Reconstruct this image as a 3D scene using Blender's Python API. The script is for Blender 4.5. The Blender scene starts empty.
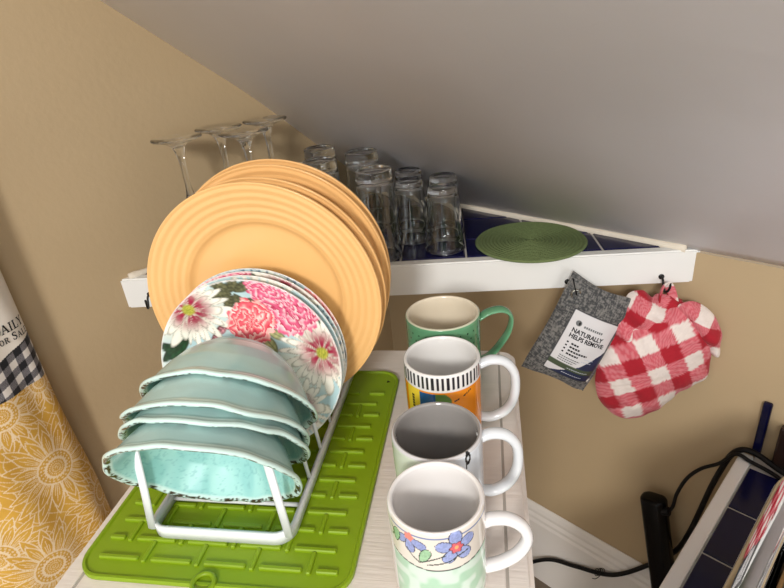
import bpy, bmesh, math, random
import numpy as np
from mathutils import Matrix, Vector
random.seed(7)
SC = bpy.context.scene
COL = SC.collection
PI = math.pi
Z0 = 1.33                                   # camera height above the floor

# ------------------------------------------------------------------ camera
cam_d = bpy.data.cameras.new('camera'); cam = bpy.data.objects.new('camera', cam_d); COL.objects.link(cam)
cam_d.sensor_width = 36.0; cam_d.lens = 556.0 / 784 * 36; cam_d.clip_start = 0.02
Rt = Vector((0.995017, -0.043703, -0.089621)); Up = Vector((0.099709, 0.436126, 0.894345)); Fw = Vector((0, 0.898824, -0.438310))
M = Matrix((Rt, Up, -Fw)).transposed().to_4x4(); M.translation = (0, 0, Z0)
cam.matrix_world = M
SC.camera = cam
# ------------------------------------------------------------------ world, light, exposure
wd = bpy.data.worlds.new('world'); SC.world = wd; wd.use_nodes = True
bg = wd.node_tree.nodes['Background']; bg.inputs[0].default_value = (0.93, 0.96, 1.0, 1); bg.inputs[1].default_value = 1.2
la = bpy.data.lights.new('room_lamp', 'AREA'); la.shape = 'DISK'; la.size = 0.45; la.energy = 54; la.color = (1.0, 0.97, 0.94)
lo = bpy.data.objects.new('room_lamp', la); COL.objects.link(lo)
lo.location = (-0.60, -2.04, Z0 + 0.82)
lo.rotation_euler = (Vector((-0.05, 0.8, Z0 - 0.3)) - lo.location).to_track_quat('-Z', 'Y').to_euler()
lw = bpy.data.lights.new('added_ceiling_fill', 'AREA'); lw.shape = 'RECTANGLE'; lw.size = 0.9; lw.size_y = 0.7; lw.energy = 12; lw.color = (0.84, 0.91, 1.0)  # cool fill added to brighten the sloping ceiling, not a real window
wo = bpy.data.objects.new('added_ceiling_fill', lw); COL.objects.link(wo)
wo.location = (0.70, -1.75, Z0 - 0.15)
wo.rotation_euler = (Vector((-0.1, 0.4, Z0 + 0.75)) - wo.location).to_track_quat('-Z', 'Y').to_euler()
vs = SC.view_settings; vs.view_transform = 'Standard'; vs.look = 'None'; vs.gamma = 1.0; vs.use_curve_mapping = False; vs.exposure = 0.0
SC.cycles.max_bounces = 14; SC.cycles.transmission_bounces = 14; SC.cycles.transparent_max_bounces = 12
SC.cycles.sample_clamp_indirect = 30.0
SC.cycles.blur_glossy = 0.4

# ------------------------------------------------------------------ helpers
def lin(c):
    c = np.asarray(c, float) / 255.0
    return np.where(c <= 0.04045, c / 12.92, ((c + 0.055) / 1.055) ** 2.4)
def L4(c): return (*[float(v) for v in lin(c)], 1.0)

def tag(o, label=None, cat=None, group=None, kind=None):
    if label: o['label'] = label
    if cat: o['category'] = cat
    if group: o['group'] = group
    if kind: o['kind'] = kind
    return o
def thing(name, label, cat, loc=(0, 0, 0), rotz=0.0, group=None, rot=None):
    o = bpy.data.objects.new(name, None); COL.objects.link(o); o.empty_display_size = 0.03
    o.location = loc
    o.rotation_euler = rot if rot is not None else (0, 0, rotz)
    return tag(o, label, cat, group)
def mk(name, V, Fs, mat, parent=None, smooth=True, col=None, loc=None, rotz=None):
    me = bpy.data.meshes.new(name)
    me.from_pydata([tuple(map(float, v)) for v in V], [], [tuple(int(i) for i in f) for f in Fs])
    me.materials.append(mat)
    if smooth: me.polygons.foreach_set('use_smooth', [True] * len(me.polygons))
    if col is not None:
        a = me.color_attributes.new('Col', 'FLOAT_COLOR', 'POINT')
        c = np.ones((len(V), 4), np.float32); c[:, :3] = col
        a.data.foreach_set('color', c.ravel())
    me.update()
    o = bpy.data.objects.new(name, me); COL.objects.link(o)
    if parent is not None: o.parent = parent
    if loc is not None: o.location = loc
    if rotz is not None: o.rotation_euler = (0, 0, rotz)
    return o
def bm_obj(name, bm, mat, parent=None, smooth=False, **k):
    bm.verts.index_update()
    V = [v.co.copy() for v in bm.verts]; Fs = [[v.index for v in f.verts] for f in bm.faces]
    bm.free()
    return mk(name, V, Fs, mat, parent, smooth, **k)
class MB:
    """collects pieces of ONE part"""
    def __init__(s): s.V = []; s.F = []
    def add(s, V, F):
        n = len(s.V); s.V += [tuple(v) for v in V]; s.F += [[i + n for i in f] for f in F]; return s
    def box(s, x0, x1, y0, y1, z0, z1, bev=0.0, seg=2):
        bm = bmesh.new(); bmesh.ops.create_cube(bm, size=1)
        for v in bm.verts:
            v.co = ((x0 + x1) / 2 + v.co.x * (x1 - x0), (y0 + y1) / 2 + v.co.y * (y1 - y0), (z0 + z1) / 2 + v.co.z * (z1 - z0))
        if bev: bmesh.ops.bevel(bm, geom=bm.edges[:], offset=bev, segments=seg, affect='EDGES', profile=0.5)
        bm.verts.index_update()
        s.add([v.co.copy() for v in bm.verts], [[v.index for v in f.verts] for f in bm.faces]); bm.free(); return s
    def prism(s, poly, z0, z1):
        n = len(poly)
        V = [(p[0], p[1], z0) for p in poly] + [(p[0], p[1], z1) for p in poly]
        F = [list(range(n))[::-1], list(range(n, 2 * n))] + [[i, (i + 1) % n, n + (i + 1) % n, n + i] for i in range(n)]
        return s.add(V, F)
    def tube(s, pts, ra, rb=None, n=12, closed=False, up=(0, 0, 1), taper=None):
        V, F = tube(pts, ra, rb, n, closed, up, taper); return s.add(V, F)
    def obj(s, name, mat, parent=None, smooth=False, **k): return mk(name, s.V, s.F, mat, parent, smooth, **k)

def tube(pts, ra, rb=None, n=12, closed=False, up=(0, 0, 1), taper=None):
    """sweep an ellipse (ra along the side, rb along the 'up' side) along pts"""
    rb = ra if rb is None else rb
    P = np.array(pts, float); m = len(P)
    T = np.zeros_like(P)
    for i in range(m):
        a = P[(i - 1) % m] if (closed or i > 0) else P[i]; b = P[(i + 1) % m] if (closed or i < m - 1) else P[i]
        T[i] = (b - a) / (np.linalg.norm(b - a) + 1e-12)
    V = []; u0 = np.array(up, float)
    for i in range(m):
        t = T[i]; u = u0 - (u0 @ t) * t
        if np.linalg.norm(u) < 1e-3: u = np.array([1, 0, 0.]) - t[0] * t
        u /= np.linalg.norm(u); r = np.cross(t, u); u0 = u
        k = 1.0 if taper is None else taper(i / max(1, m - 1))
        for j in range(n):
            a = 2 * PI * j / n; V.append(P[i] + k * (ra * math.cos(a) * r + rb * math.sin(a) * u))
    F = []
    for i in range(m if closed else m - 1):
        i2 = (i + 1) % m
        for j in range(n):
            j2 = (j + 1) % n; F.append([i * n + j, i * n + j2, i2 * n + j2, i2 * n + j])
    if not closed:
        F.append(list(range(n))[::-1]); F.append([(m - 1) * n + j for j in range(n)])
    return V, F
def spline(pts, k=8, closed=False):
    P = [np.array(p, float) for p in pts]; m = len(P); out = []
    for i in range(m if closed else m - 1):
        if closed: p0, p1, p2, p3 = P[(i - 1) % m], P[i], P[(i + 1) % m], P[(i + 2) % m]
        else:
            p1, p2 = P[i], P[i + 1]; p0 = P[i - 1] if i > 0 else 2 * p1 - p2; p3 = P[i + 2] if i + 2 < m else 2 * p2 - p1
        for j in range(k):
            t = j / k
            out.append(0.5 * (2 * p1 + (p2 - p0) * t + (2 * p0 - 5 * p1 + 4 * p2 - p3) * t * t + (3 * p1 - p0 - 3 * p2 + p3) * t ** 3))
    if not closed: out.append(P[-1])
    return np.array(out)
def densify(prof, step):
    out = [prof[0]]
    for a, b in zip(prof[:-1], prof[1:]):
        n = max(1, int(math.ceil(math.hypot(b[0] - a[0], b[1] - a[1]) / step)))
        for k in range(1, n + 1): out.append((a[0] + (b[0] - a[0]) * k / n, a[1] + (b[1] - a[1]) * k / n))
    return out
def lathe(prof, n=64):
    """prof [(r,z)...]; r==0 ends become single vertices"""
    V = []; F = []; rows = []
    for r, z in prof:
        if r < 1e-7: rows.append([len(V)]); V.append((0, 0, z))
        else:
            rows.append(list(range(len(V), len(V) + n)))
            for j in range(n):
                a = 2 * PI * j / n; V.append((r * math.cos(a), r * math.sin(a), z))
    for A, B in zip(rows[:-1], rows[1:]):
        if len(A) == 1 and len(B) == 1: continue
        for j in range(n):
            k = (j + 1) % n
            if len(A) == 1: F.append([A[0], B[k], B[j]])
            elif len(B) == 1: F.append([A[j], A[k], B[0]])
            else: F.append([A[j], A[k], B[k], B[j]])
    return V, F
def copy_tree(o, parent=None):
    kids = list(o.children)
    c = o.copy(); COL.objects.link(c); c.parent = parent
    for ch in kids: copy_tree(ch, c)
    return c
# ---- value noise for painted patterns
def _h(ix, iy, iz, seed):
    n = (ix * 374761393 + iy * 668265263 + iz * 2147483647 + seed * 974711) & 0xffffffff
    n = ((n ^ (n >> 13)) * 1274126177) & 0xffffffff
    return ((n ^ (n >> 16)) & 0xffff) / 65535.0
def vnoise(x, y, z=0.0, seed=1):
    x, y, z = np.broadcast_arrays(np.asarray(x, float), np.asarray(y, float), np.asarray(z, float))
    fx, fy, fz = np.floor(x), np.floor(y), np.floor(z)
    ix, iy, iz = fx.astype(np.int64), fy.astype(np.int64), fz.astype(np.int64)
    s = lambda t: t * t * (3 - 2 * t)
    tx, ty, tz = s(x - fx), s(y - fy), s(z - fz); r = 0
    for dx in (0, 1):
        for dy in (0, 1):
            for dz in (0, 1):
                w = (tx if dx else 1 - tx) * (ty if dy else 1 - ty) * (tz if dz else 1 - tz)
                r = r + w * _h(ix + dx, iy + dy, iz + dz, seed)
    return r
def sst(a, b, x): t = np.clip((x - a) / (b - a), 0, 1); return t * t * (3 - 2 * t)
def mix(A, B, t): t = np.asarray(t)[..., None]; return A * (1 - t) + B * t
def C3(c, n): return np.tile(lin(c), (n, 1))

# ------------------------------------------------------------------ materials
MATS = {}
def mat(name, col=(200, 200, 200), rough=0.5, metal=0.0, bump=0.0, bscale=40.0, painted=False, trans=0.0, ior=1.45, var=0.0,
        vscale=8.0, coat=0.0, sheen=0.0, stretch=(1, 1, 1), spec=0.5, sss=0.0):
    if name in MATS: return MATS[name]
    m = bpy.data.materials.new(name); m.use_nodes = True; nt = m.node_tree; b = nt.nodes['Principled BSDF']
    b.inputs['Roughness'].default_value = rough; b.inputs['Metallic'].default_value = metal
    b.inputs['Specular IOR Level'].default_value = spec
    b.inputs['IOR'].default_value = ior; b.inputs['Transmission Weight'].default_value = trans
    b.inputs['Coat Weight'].default_value = coat; b.inputs['Coat Roughness'].default_value = 0.08
    b.inputs['Sheen Weight'].default_value = sheen
    b.inputs['Base Color'].default_value = L4(col)
    tc = nt.nodes.new('ShaderNodeTexCoord'); mp = nt.nodes.new('ShaderNodeMapping'); mp.inputs['Scale'].default_value = stretch
    nt.links.new(tc.outputs['Object'], mp.inputs['Vector'])
    src = None
    if painted:
        at = nt.nodes.new('ShaderNodeAttribute'); at.attribute_name = 'Col'; src = at.outputs['Color']
    if var:
        nz = nt.nodes.new('ShaderNodeTexNoise'); nz.inputs['Scale'].default_value = vscale; nz.inputs['Detail'].default_value = 5
        nt.links.new(mp.outputs[0], nz.inputs['Vector'])
        mr = nt.nodes.new('ShaderNodeMapRange'); mr.inputs[1].default_value = 0.3; mr.inputs[2].default_value = 0.7
        mr.inputs[3].default_value = 1 - var; mr.inputs[4].default_value = 1 + var * 0.5
        nt.links.new(nz.outputs[0], mr.inputs[0])
        mx = nt.nodes.new('ShaderNodeMix'); mx.data_type = 'RGBA'; mx.blend_type = 'MULTIPLY'; mx.inputs[0].default_value = 1
        if src: nt.links.new(src, mx.inputs[6])
        else: mx.inputs[6].default_value = L4(col)
        nt.links.new(mr.outputs[0], mx.inputs[7]); src = mx.outputs[2]
    if src: nt.links.new(src, b.inputs['Base Color'])
    if bump:
        nb = nt.nodes.new('ShaderNodeTexNoise'); nb.inputs['Scale'].default_value = bscale; nb.inputs['Detail'].default_value = 4
        nt.links.new(mp.outputs[0], nb.inputs['Vector'])
        bp = nt.nodes.new('ShaderNodeBump'); bp.inputs['Strength'].default_value = bump; bp.inputs['Distance'].default_value = 0.002
        nt.links.new(nb.outputs[0], bp.inputs['Height']); nt.links.new(bp.outputs[0], b.inputs['Normal'])
    MATS[name] = m; return m
m_wall = mat('tan_wall_paint', (184, 162, 127), 0.55, bump=0.25, bscale=90, var=0.03, vscale=3)
m_ceil = mat('grey_white_ceiling_paint', (246, 245, 250), 0.5, bump=0.5, bscale=14, var=0.03, vscale=5)
m_trim = mat('white_gloss_paint', (236, 231, 224), 0.35, bump=0.15, bscale=60)
m_board = mat('white_board_paint', (234, 234, 230), 0.35, bump=0.25, bscale=40, stretch=(0.3, 1, 1))
m_floor = mat('pale_floor', (118, 104, 88), 0.5, var=0.05)
m_tile = mat('cobalt_glazed_tile', (20, 22, 68), 0.12, bump=0.12, bscale=30, var=0.25, vscale=12)
m_dtile = mat('navy_glazed_tile', (14, 15, 56), 0.15, spec=0.3, bump=0.12, bscale=30, var=0.4, vscale=9)
m_grout = mat('pale_grout', (196, 192, 184), 0.8, bump=0.4, bscale=200)
m_caulk = mat('cream_caulk', (226, 216, 198), 0.6, bump=0.6, bscale=120)
m_table = mat('white_table_laminate', (226, 216, 206), 0.4, bump=0.35, bscale=60, var=0.04, vscale=40, stretch=(0.25, 4, 1))
m_inlay = mat('grey_inlay', (176, 168, 158), 0.5)
m_lime = mat('lime_silicone', (130, 158, 16), 0.42, var=0.04)
m_rack = mat('white_coated_wire', (222, 224, 224), 0.3)
m_yel = mat('apricot_glaze', (233, 183, 118), 0.30, var=0.03, vscale=20, coat=0.15)
m_paint = mat('painted_melamine', painted=True, rough=0.3, coat=0.2)
m_bowl = mat('aqua_crackle_glaze', painted=True, rough=0.25, bump=0.2, bscale=70, coat=0.3)
m_mug = mat('painted_mug_glaze', painted=True, rough=0.16, coat=0.4)
m_white = mat('white_mug_glaze', (232, 230, 228), 0.15, coat=0.4)
m_bwhite = mat('bluish_white_mug_glaze', (222, 226, 228), 0.15, coat=0.4)
m_green = mat('green_mug_glaze', (100, 156, 116), 0.18, coat=0.4)
m_glass = mat('clear_glass', (248, 250, 250), 0.0, trans=1.0, ior=1.47)
m_cloth = mat('printed_cotton', painted=True, rough=0.85, bump=0.3, bscale=900, sheen=0.1)
m_bag = mat('charcoal_linen', painted=True, rough=0.9, bump=0.5, bscale=700, sheen=0.1)
m_label = mat('printed_bag_label', painted=True, rough=0.55)
m_ink = mat('black_ink', (22, 21, 22), 0.7)
m_gink = mat('grey_ink', (110, 112, 112), 0.7)
m_bink = mat('white_ink', (190, 195, 205), 0.7)
m_metal = mat('brushed_metal', (170, 168, 160), 0.3, metal=1.0)
m_black = mat('black_plastic', (6, 6, 7), 0.25, spec=0.25)
m_cord = mat('black_rubber_cord', (8, 8, 9), 0.45, spec=0.3)
m_hook = mat('black_hook_metal', (18, 18, 18), 0.4)
m_chrome = mat('polished_chrome', (225, 225, 225), 0.06, metal=1.0, bump=0.05, bscale=10)
m_brass = mat('brass_guide', (150, 118, 76), 0.35, metal=0.8)
m_dark = mat('dark_inner_panel', (34, 38, 42), 0.1)
m_brown = mat('dark_brown_panel', (44, 28, 22), 0.35)
m_triv = mat('green_woven_cord', (110, 126, 80), 0.9, bump=0.9, bscale=420, var=0.12, vscale=160)

# ------------------------------------------------------------------ frames of the place
CX, CY = -0.01094572, 1.32756658                      # the corner where the two walls meet
dA = np.array([0.73770644, 0.67512162]); dB = np.array([-0.67512162, 0.73770644])
ROT_B = math.atan2(-dB[1], -dB[0])                    # frame B: x along the right wall away from the corner, -y out of the wall
Ls = np.array([-0.4712918, 0.90627489]); sd = np.array([0.99262781, -0.12120241]); sn = np.array([0.12120241, 0.99262781])
ROT_S = math.atan2(sd[1], sd[0])                      # frame S: x along the shelf front, y into the corner
ROT_T = -math.radians(11.0)                           # frame T: x across the table, y along it
ta = np.array([math.sin(math.radians(11)), math.cos(math.radians(11))]); tr = np.array([ta[1], -ta[0]])
def z(v): return v + Z0
def PB(t, d, zz=0.0): p = np.array([CX, CY]) - dB * t - dA * d; return (p[0], p[1], zz)      # along right wall, out of it
def PS(s, d, zz=0.0): p = Ls + sd * s + sn * d; return (p[0], p[1], zz)
def PT(p_, a_, zz=0.0): p = tr * p_ + ta * a_; return (p[0], p[1], zz)
def toB(x, y): q = np.array([x - CX, y - CY]); return float(-(q @ dB)), float(-(q @ dA))
def toS(x, y): q = np.array([x, y]) - Ls; return float(q @ sd), float(q @ sn)

# ------------------------------------------------------------------ the setting
def struct(o): o['kind'] = 'structure'; return o
zk = z(-0.364)
mb = MB().box(-0.12, 3.12, 0.0, 0.12, 0.0, zk - 0.002)
struct(mb.obj('wall_right', m_wall, loc=(CX, CY, 0), rotz=ROT_B))
mb = MB().box(-0.12, 0.0, -3.4, 0.12, 0.0, 3.1)
struct(mb.obj('wall_left', m_wall, loc=(CX, CY, 0), rotz=ROT_B))
mb = MB().box(0.0, 3.0, -3.4, 0.0, -0.05, 0.0)
struct(mb.obj('floor', m_floor, loc=(CX, CY, 0), rotz=ROT_B))
mb = MB().box(3.0, 3.12, -3.4, 0.0, 0.0, 3.1)
struct(mb.obj('wall_fill_block', m_wall, loc=(CX, CY, 0), rotz=ROT_B))  # unseen wall, added to block background fill from the right
prof = spline([(0.0, -0.362), (0.06, -0.308), (0.13, -0.248), (0.2, -0.186), (0.30, -0.100), (0.41, -0.017), (0.524, 0.069), (0.7, 0.202), (1.2, 0.58), (2.4, 1.49)], 4)
V = []; F = []
nt_ = 2
for (d, zz) in prof:
    V += [(0.0, -d, z(zz)), (3.0, -d, z(zz))]
k = len(prof)
for (d, zz) in prof: V += [(0.0, -d + 0.04, z(zz) + 0.05), (3.0, -d + 0.04, z(zz) + 0.05)]
for i in range(k - 1):
    a = 2 * i; F.append([a, a + 1, a + 3, a + 2]); b = 2 * k + a; F.append([b, b + 2, b + 3, b + 1])
    F.append([a, a + 2, b + 2, b]); F.append([a + 1, b + 1, b + 3, a + 3])
F += [[0, 2 * k, 2 * k + 1, 1], [2 * k - 2, 2 * k - 1, 4 * k - 1, 4 * k - 2]]
struct(mk('ceiling', V, F, m_ceil, loc=(CX, CY, 0), rotz=ROT_B))
# baseboard: stepped moulding along the right wall
bp_ = [(0, 0), (0.016, 0), (0.016, 0.195), (0.013, 0.202), (0.013, 0.210), (0.009, 0.218), (0.009, 0.226), (0.006, 0.236), (0.002, 0.243), (0, 0.243)]
def extrude_profile(pr, x0, x1):
    n = len(pr); V = [(x0, -d, h) for d, h in pr] + [(x1, -d, h) for d, h in pr]
    F = [[i, (i + 1) % n, n + (i + 1) % n, n + i] for i in range(n)] + [list(range(n))[::-1], list(range(n, 2 * n))]
    return V, F
V, F = extrude_profile(bp_, 0.017, 3.0)
struct(mk('baseboard_right', V, F, m_trim, smooth=False, loc=(CX, CY, 0), rotz=ROT_B))
V, F = extrude_profile(bp_, 0.0, 3.4)
V = [(-y_, -x_, h) for (x_, y_, h) in V]
struct(mk('baseboard_left', V, F, m_trim, smooth=False, loc=(CX, CY, 0), rotz=ROT_B))

# ------------------------------------------------------------------ clip helpers for tiles
def clip(poly, p0, nrm):
    out = []
    for i in range(len(poly)):
        a, b = np.array(poly[i]), np.array(poly[(i + 1) % len(poly)])
        da, db = (a - p0) @ nrm, (b - p0) @ nrm
        if da >= 0: out.append(tuple(a))
        if (da >= 0) != (db >= 0): out.append(tuple(a + (b - a) * da / (da - db)))
    return out
def shrink_ok(poly):
    if len(poly) < 3: return False
    A = sum(poly[i][0] * poly[(i + 1) % len(poly)][1] - poly[(i + 1) % len(poly)][0] * poly[i][1] for i in range(len(poly))) / 2
    return abs(A) > 3e-5
def tile_prism(m, poly, z0, z1, bev=0.0016):
    P = np.array(poly); c = P.mean(0)
    Q = P + (c - P) / np.linalg.norm(c - P, axis=1)[:, None] * bev * 1.4
    n = len(poly)
    V = [(p[0], p[1], z0) for p in P] + [(p[0], p[1], z1 - bev) for p in P] + [(p[0], p[1], z1) for p in Q]
    F = [[i, (i + 1) % n, n + (i + 1) % n, n + i] for i in range(n)] + [[n + i, n + (i + 1) % n, 2 * n + (i + 1) % n, 2 * n + i] for i in range(n)] + [list(range(2 * n, 3 * n))]
    m.add(V, F)

# ------------------------------------------------------------------ corner shelf
SZ = z(-0.362)
shelf = thing('corner_shelf', 'blue tiled corner shelf with a white front board under the sloping ceiling', 'shelf', (Ls[0], Ls[1], SZ), ROT_S)
cs = toS(CX, CY)
nWA = np.array([-(dB @ sd), -(dB @ sn)])              # into the room from the left wall
nWB = np.array([-(dA @ sd), -(dA @ sn)])              # into the room from the right wall
def inroom(poly, eA, eB, front):
    p = clip(poly, np.array(cs) + nWA * eA, nWA)
    if len(p) >= 3: p = clip(p, np.array(cs) + nWB * eB, nWB)
    if len(p) >= 3: p = clip(p, np.array([0, front]), np.array([0, 1.0]))
    return p
big = [(-0.3, -0.0), (1.4, -0.0), (1.4, 0.9), (-0.3, 0.9)]
bd = inroom(big, -0.003, -0.005, 0.0); bd = clip(bd, np.array([0, 0.02]), np.array([0, -1.0]))
m = MB()
bm = bmesh.new(); lo_ = [bm.verts.new((p[0], p[1], -0.056)) for p in bd]; hi_ = [bm.verts.new((p[0], p[1], 0.0)) for p in bd]
bm.faces.new(lo_[::-1]); bm.faces.new(hi_)
for i in range(len(bd)): bm.faces.new([lo_[i], lo_[(i + 1) % len(bd)], hi_[(i + 1) % len(bd)], hi_[i]])
bmesh.ops.recalc_face_normals(bm, faces=bm.faces[:])
bmesh.ops.bevel(bm, geom=bm.edges[:], offset=0.0025, segments=2, affect='EDGES')
bm_obj('front_board', bm, m_board, shelf)
MB().prism(inroom(big, 0.001, 0.002, 0.0205), -0.03, -0.0022).obj('tile_bed', m_grout, shelf)
m = MB()
sp = 0.1105; g = 0.0017
for i in range(-2, 12):
    for j in range(0, 8):
        x0 = 0.6025 + (i - 6) * sp; y0 = 0.102 + (j - 1) * sp
        poly = inroom([(x0 + g, y0 + g), (x0 + sp - g, y0 + g), (x0 + sp - g, y0 + sp - g), (x0 + g, y0 + sp - g)], 0.004, 0.013, 0.0235)
        if shrink_ok(poly): tile_prism(m, poly, -0.006, 0.0)
m.obj('blue_tiles', m_tile, shelf)
# caulk bead along the right wall and the left wall
tr_ = inroom(big, 0.0, 0.0, 0.012)
def bead(t0, t1, base, along):
    V = []; pts = []
    for i in range(60):
        f = i / 59; t = t0 + (t1 - t0) * f
        r = 0.0055 + 0.0025 * vnoise(t * 60, 0.3, seed=int(base * 10) + 3)
        pts.append((t, r))
    return pts
def caulk(wall):
    m = MB(); tmax = 0.715 if wall == 'B' else 0.61
    V = []; n = 8; rows = 0
    for (t, r) in bead(0.01, tmax, 1 if wall == 'B' else 2, wall):
        for j in range(n):
            a = 2 * PI * j / n
            d = 0.006 + r * math.cos(a); h = 0.001 + r * 1.1 * math.sin(a)
            p = np.array(cs) + (nWB * d + nWA * t if wall == 'B' else nWA * d + nWB * t)
            V.append((p[0], p[1], h))
        rows += 1
    F = [[i * n + j, i * n + (j + 1) % n, (i + 1) * n + (j + 1) % n, (i + 1) * n + j] for i in range(rows - 1) for j in range(n)]
    F += [list(range(n))[::-1], [(rows - 1) * n + j for j in range(n)]]
    m.add(V, F); return m
caulk('B').obj('caulk_bead', m_caulk, shelf, True)
caulk('A').obj('caulk_bead', m_caulk, shelf, True)
def cup_hook(s, zt, drop=0.0):
    pts = [(s, 0.006, zt), (s, -0.004, zt), (s, -0.010, zt - 0.004), (s, -0.0125, zt - 0.012), (s + .001, -0.017, zt - 0.018), (s + .003, -0.023, zt - 0.016), (s + .005, -0.026, zt - 0.008), (s + .005, -0.026, zt + 0.001)]
    h = MB(); h.tube(spline(pts, 5), 0.0018, n=8)
    V, F = lathe([(0, 0), (0.0045, 0), (0.0045, 0.0015), (0, 0.0015)], 12)
    h.add([(v[0] + s, -v[2], v[1] + zt) for v in V], F)
    return h.obj('cup_hook', m_hook, shelf, True)
cup_hook(0.911, -0.043); cup_hook(0.046, -0.030); cup_hook(0.7640, -0.044)

# ------------------------------------------------------------------ table
table = thing('side_table', 'small white table holding the green mat, dishes and four mugs', 'table', PT(-0.18, 0.445, 0), ROT_T)
TZ = z(-0.43)
hw, hd = 0.2145, 0.236
m = MB(); m.box(-hw + 0.0235, hw - 0.0235, -hd, hd, TZ - 0.022, TZ, 0.0015); m.obj('top_panel', m_table, table)
for s in (-1, 1):
    MB().box(*sorted((s * (hw - 0.0245), s * (hw - 0.0185))), -hd + 0.002, hd - 0.002, TZ - 0.02, TZ - 0.0006).obj('groove_inlay', m_inlay, table)
    # rounded-corner edge rail
    x0, x1 = s * (hw - 0.021), s * hw
    r = 0.018; pl = []
    for (cy_, a0) in ((hd - r, 0), (-hd + r, -PI / 2)):
        for q in range(7):
            a = a0 + q / 6 * PI / 2
            if a0 == 0: pl.append((x1 - s * r + s * r * math.cos(a), cy_ + r * math.sin(a)))
        if a0 == 0: pl.append((x0, hd))
        else:
            pl.append((x0, -hd))
            for q in range(7):
                a = -PI / 2 + q / 6 * PI / 2; pl.append((x1 - s * r + s * r * math.cos(a), cy_ + r * math.sin(a)))
    bm = bmesh.new(); a_ = [bm.verts.new((p[0], p[1], TZ - 0.026)) for p in pl]; b_ = [bm.verts.new((p[0], p[1], TZ + 0.0005)) for p in pl]
    bm.faces.new(a_); top = bm.faces.new(b_)
    for i in range(len(pl)): bm.faces.new([a_[i], a_[(i + 1) % len(pl)], b_[(i + 1) % len(pl)], b_[i]])
    bmesh.ops.recalc_face_normals(bm, faces=bm.faces[:])
    bmesh.ops.bevel(bm, geom=[e for e in bm.edges if abs(e.verts[0].co.z - e.verts[1].co.z) < 1e-6 and e.verts[0].co.z > TZ and not (abs(e.verts[0].co.x - x0) < 1e-5 and abs(e.verts[1].co.x - x0) < 1e-5)], offset=0.005, segments=3, affect='EDGES')
    bm_obj('edge_rail', bm, m_table, table)
m = MB(); m.box(-hw + 0.012, hw - 0.012, -hd + 0.012, hd - 0.012, TZ - 0.10, TZ - 0.0225, 0.002); m.obj('apron', m_table, table)
for sx in (-1, 1):
    for sy in (-1, 1):
        x, y = sx * (hw - 0.032), sy * (hd - 0.032)
        MB().box(x - 0.02, x + 0.02, y - 0.02, y + 0.02, 0, TZ - 0.1005, 0.003).obj('leg', m_table, table)

# ------------------------------------------------------------------ counter on the right, with its tile
counter = thing('tiled_counter', 'low counter of dark blue tile with a white wooden edge strip', 'counter', PB(0.848, 0.0, 0), ROT_B)
KZ = z(-0.693)
MB().box(0.0, 0.020, -0.58, -0.012, KZ - 0.045, KZ + 0.001, 0.003).obj('wood_edge', m_board, counter)
MB().box(0.0205, 0.62, -0.58, -0.003, KZ - 0.04, KZ - 0.003).obj('tile_bed', m_grout, counter)
MB().box(0.03, 0.62, -0.57, -0.02, 0.0, KZ - 0.0405).obj('base_cabinet', m_trim, counter)
m = MB()
for i in range(6):
    for j in range(5):
        x0 = 0.022 + (i - 0.45) * 0.107; y0 = -0.146 + 0.105 * (1 - j)
        poly = [(max(x0 + g, 0.022), y0 - 0.105 + g), (x0 + 0.107 - g, y0 - 0.105 + g), (x0 + 0.107 - g, min(-0.006, y0 - g)), (max(x0 + g, 0.022), min(-0.006, y0 - g))]
        if poly[0][1] > -0.59 and poly[2][1] - poly[0][1] > 0.01 and poly[1][0] > 0.03: tile_prism(m, poly, KZ - 0.004, KZ)
m.obj('blue_tiles', m_dtile, counter)
MB().box(0.0135, 0.0265, -0.010, -0.0005, KZ + 0.001, z(-0.588), 0.003).obj('backsplash_tile', m_dtile, counter)
panel = MB().box(-0.12, 0.12, -0.016, 0, 0, 0.075, 0.003).obj('brown_panel', m_brown, loc=PB(1.012, 0.003, KZ + 0.0005), rotz=ROT_B)
tag(panel, 'dark brown panel standing against the wall behind the chrome toaster', 'panel')

# ------------------------------------------------------------------ toaster
def rrect(w, d, r, zz, k=6, cx=0, cy=0):
    out = []
    for (sx, sy, a0) in ((1, 1, 0), (-1, 1, PI / 2), (-1, -1, PI), (1, -1, 1.5 * PI)):
        for q in range(k + 1):
            a = a0 + q / k * PI / 2
            out.append((cx + sx * (w / 2 - r) + r * math.cos(a), cy + sy * (d / 2 - r) + r * math.sin(a), zz))
    return out
def loft(rings, cap0=True, cap1=True):
    n = len(rings[0]); V = [v for r in rings for v in r]; F = []
    for i in range(len(rings) - 1):
        for j in range(n): F.append([i * n + j, i * n + (j + 1) % n, (i + 1) * n + (j + 1) % n, (i + 1) * n + j])
    if cap0: F.append(list(range(n))[::-1])
    if cap1: F.append([(len(rings) - 1) * n + j for j in range(n)])
    return V, F
toaster = thing('toaster', 'polished chrome toaster standing on the dark blue tiled counter', 'toaster', PB(1.0150, 0.378, KZ + 0.0005), ROT_B)
W, D, H = 0.176, 0.315, 0.198
rings = [rrect(W + 0.014, D + 0.008, 0.044, 0.012), rrect(W + 0.024, D + 0.018, 0.050, 0.018)]
for q in range(1, 6): fl = 0.024 * (1 - q / 6) ** 1.3; rings.append(rrect(W + fl, D + fl * 0.7, 0.050, 0.018 + q / 6 * (H - 0.06)))
for q in range(9):
    a = q / 8 * PI / 2; e = 0.03 * (1 - math.cos(a)); rings.append(rrect(W - 2 * e, D - 2 * e, 0.050 - e * 0.7, H - 0.03 + 0.03 * math.sin(a)))
rings += [rrect(W - 0.052, D - 0.07, 0.018, H), rrect(W - 0.054, D - 0.072, 0.017, H - 0.002), rrect(W - 0.054, D - 0.072, 0.017, H - 0.05)]
V, F = loft(rings); mk('body', V, F, m_chrome, toaster)
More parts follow.
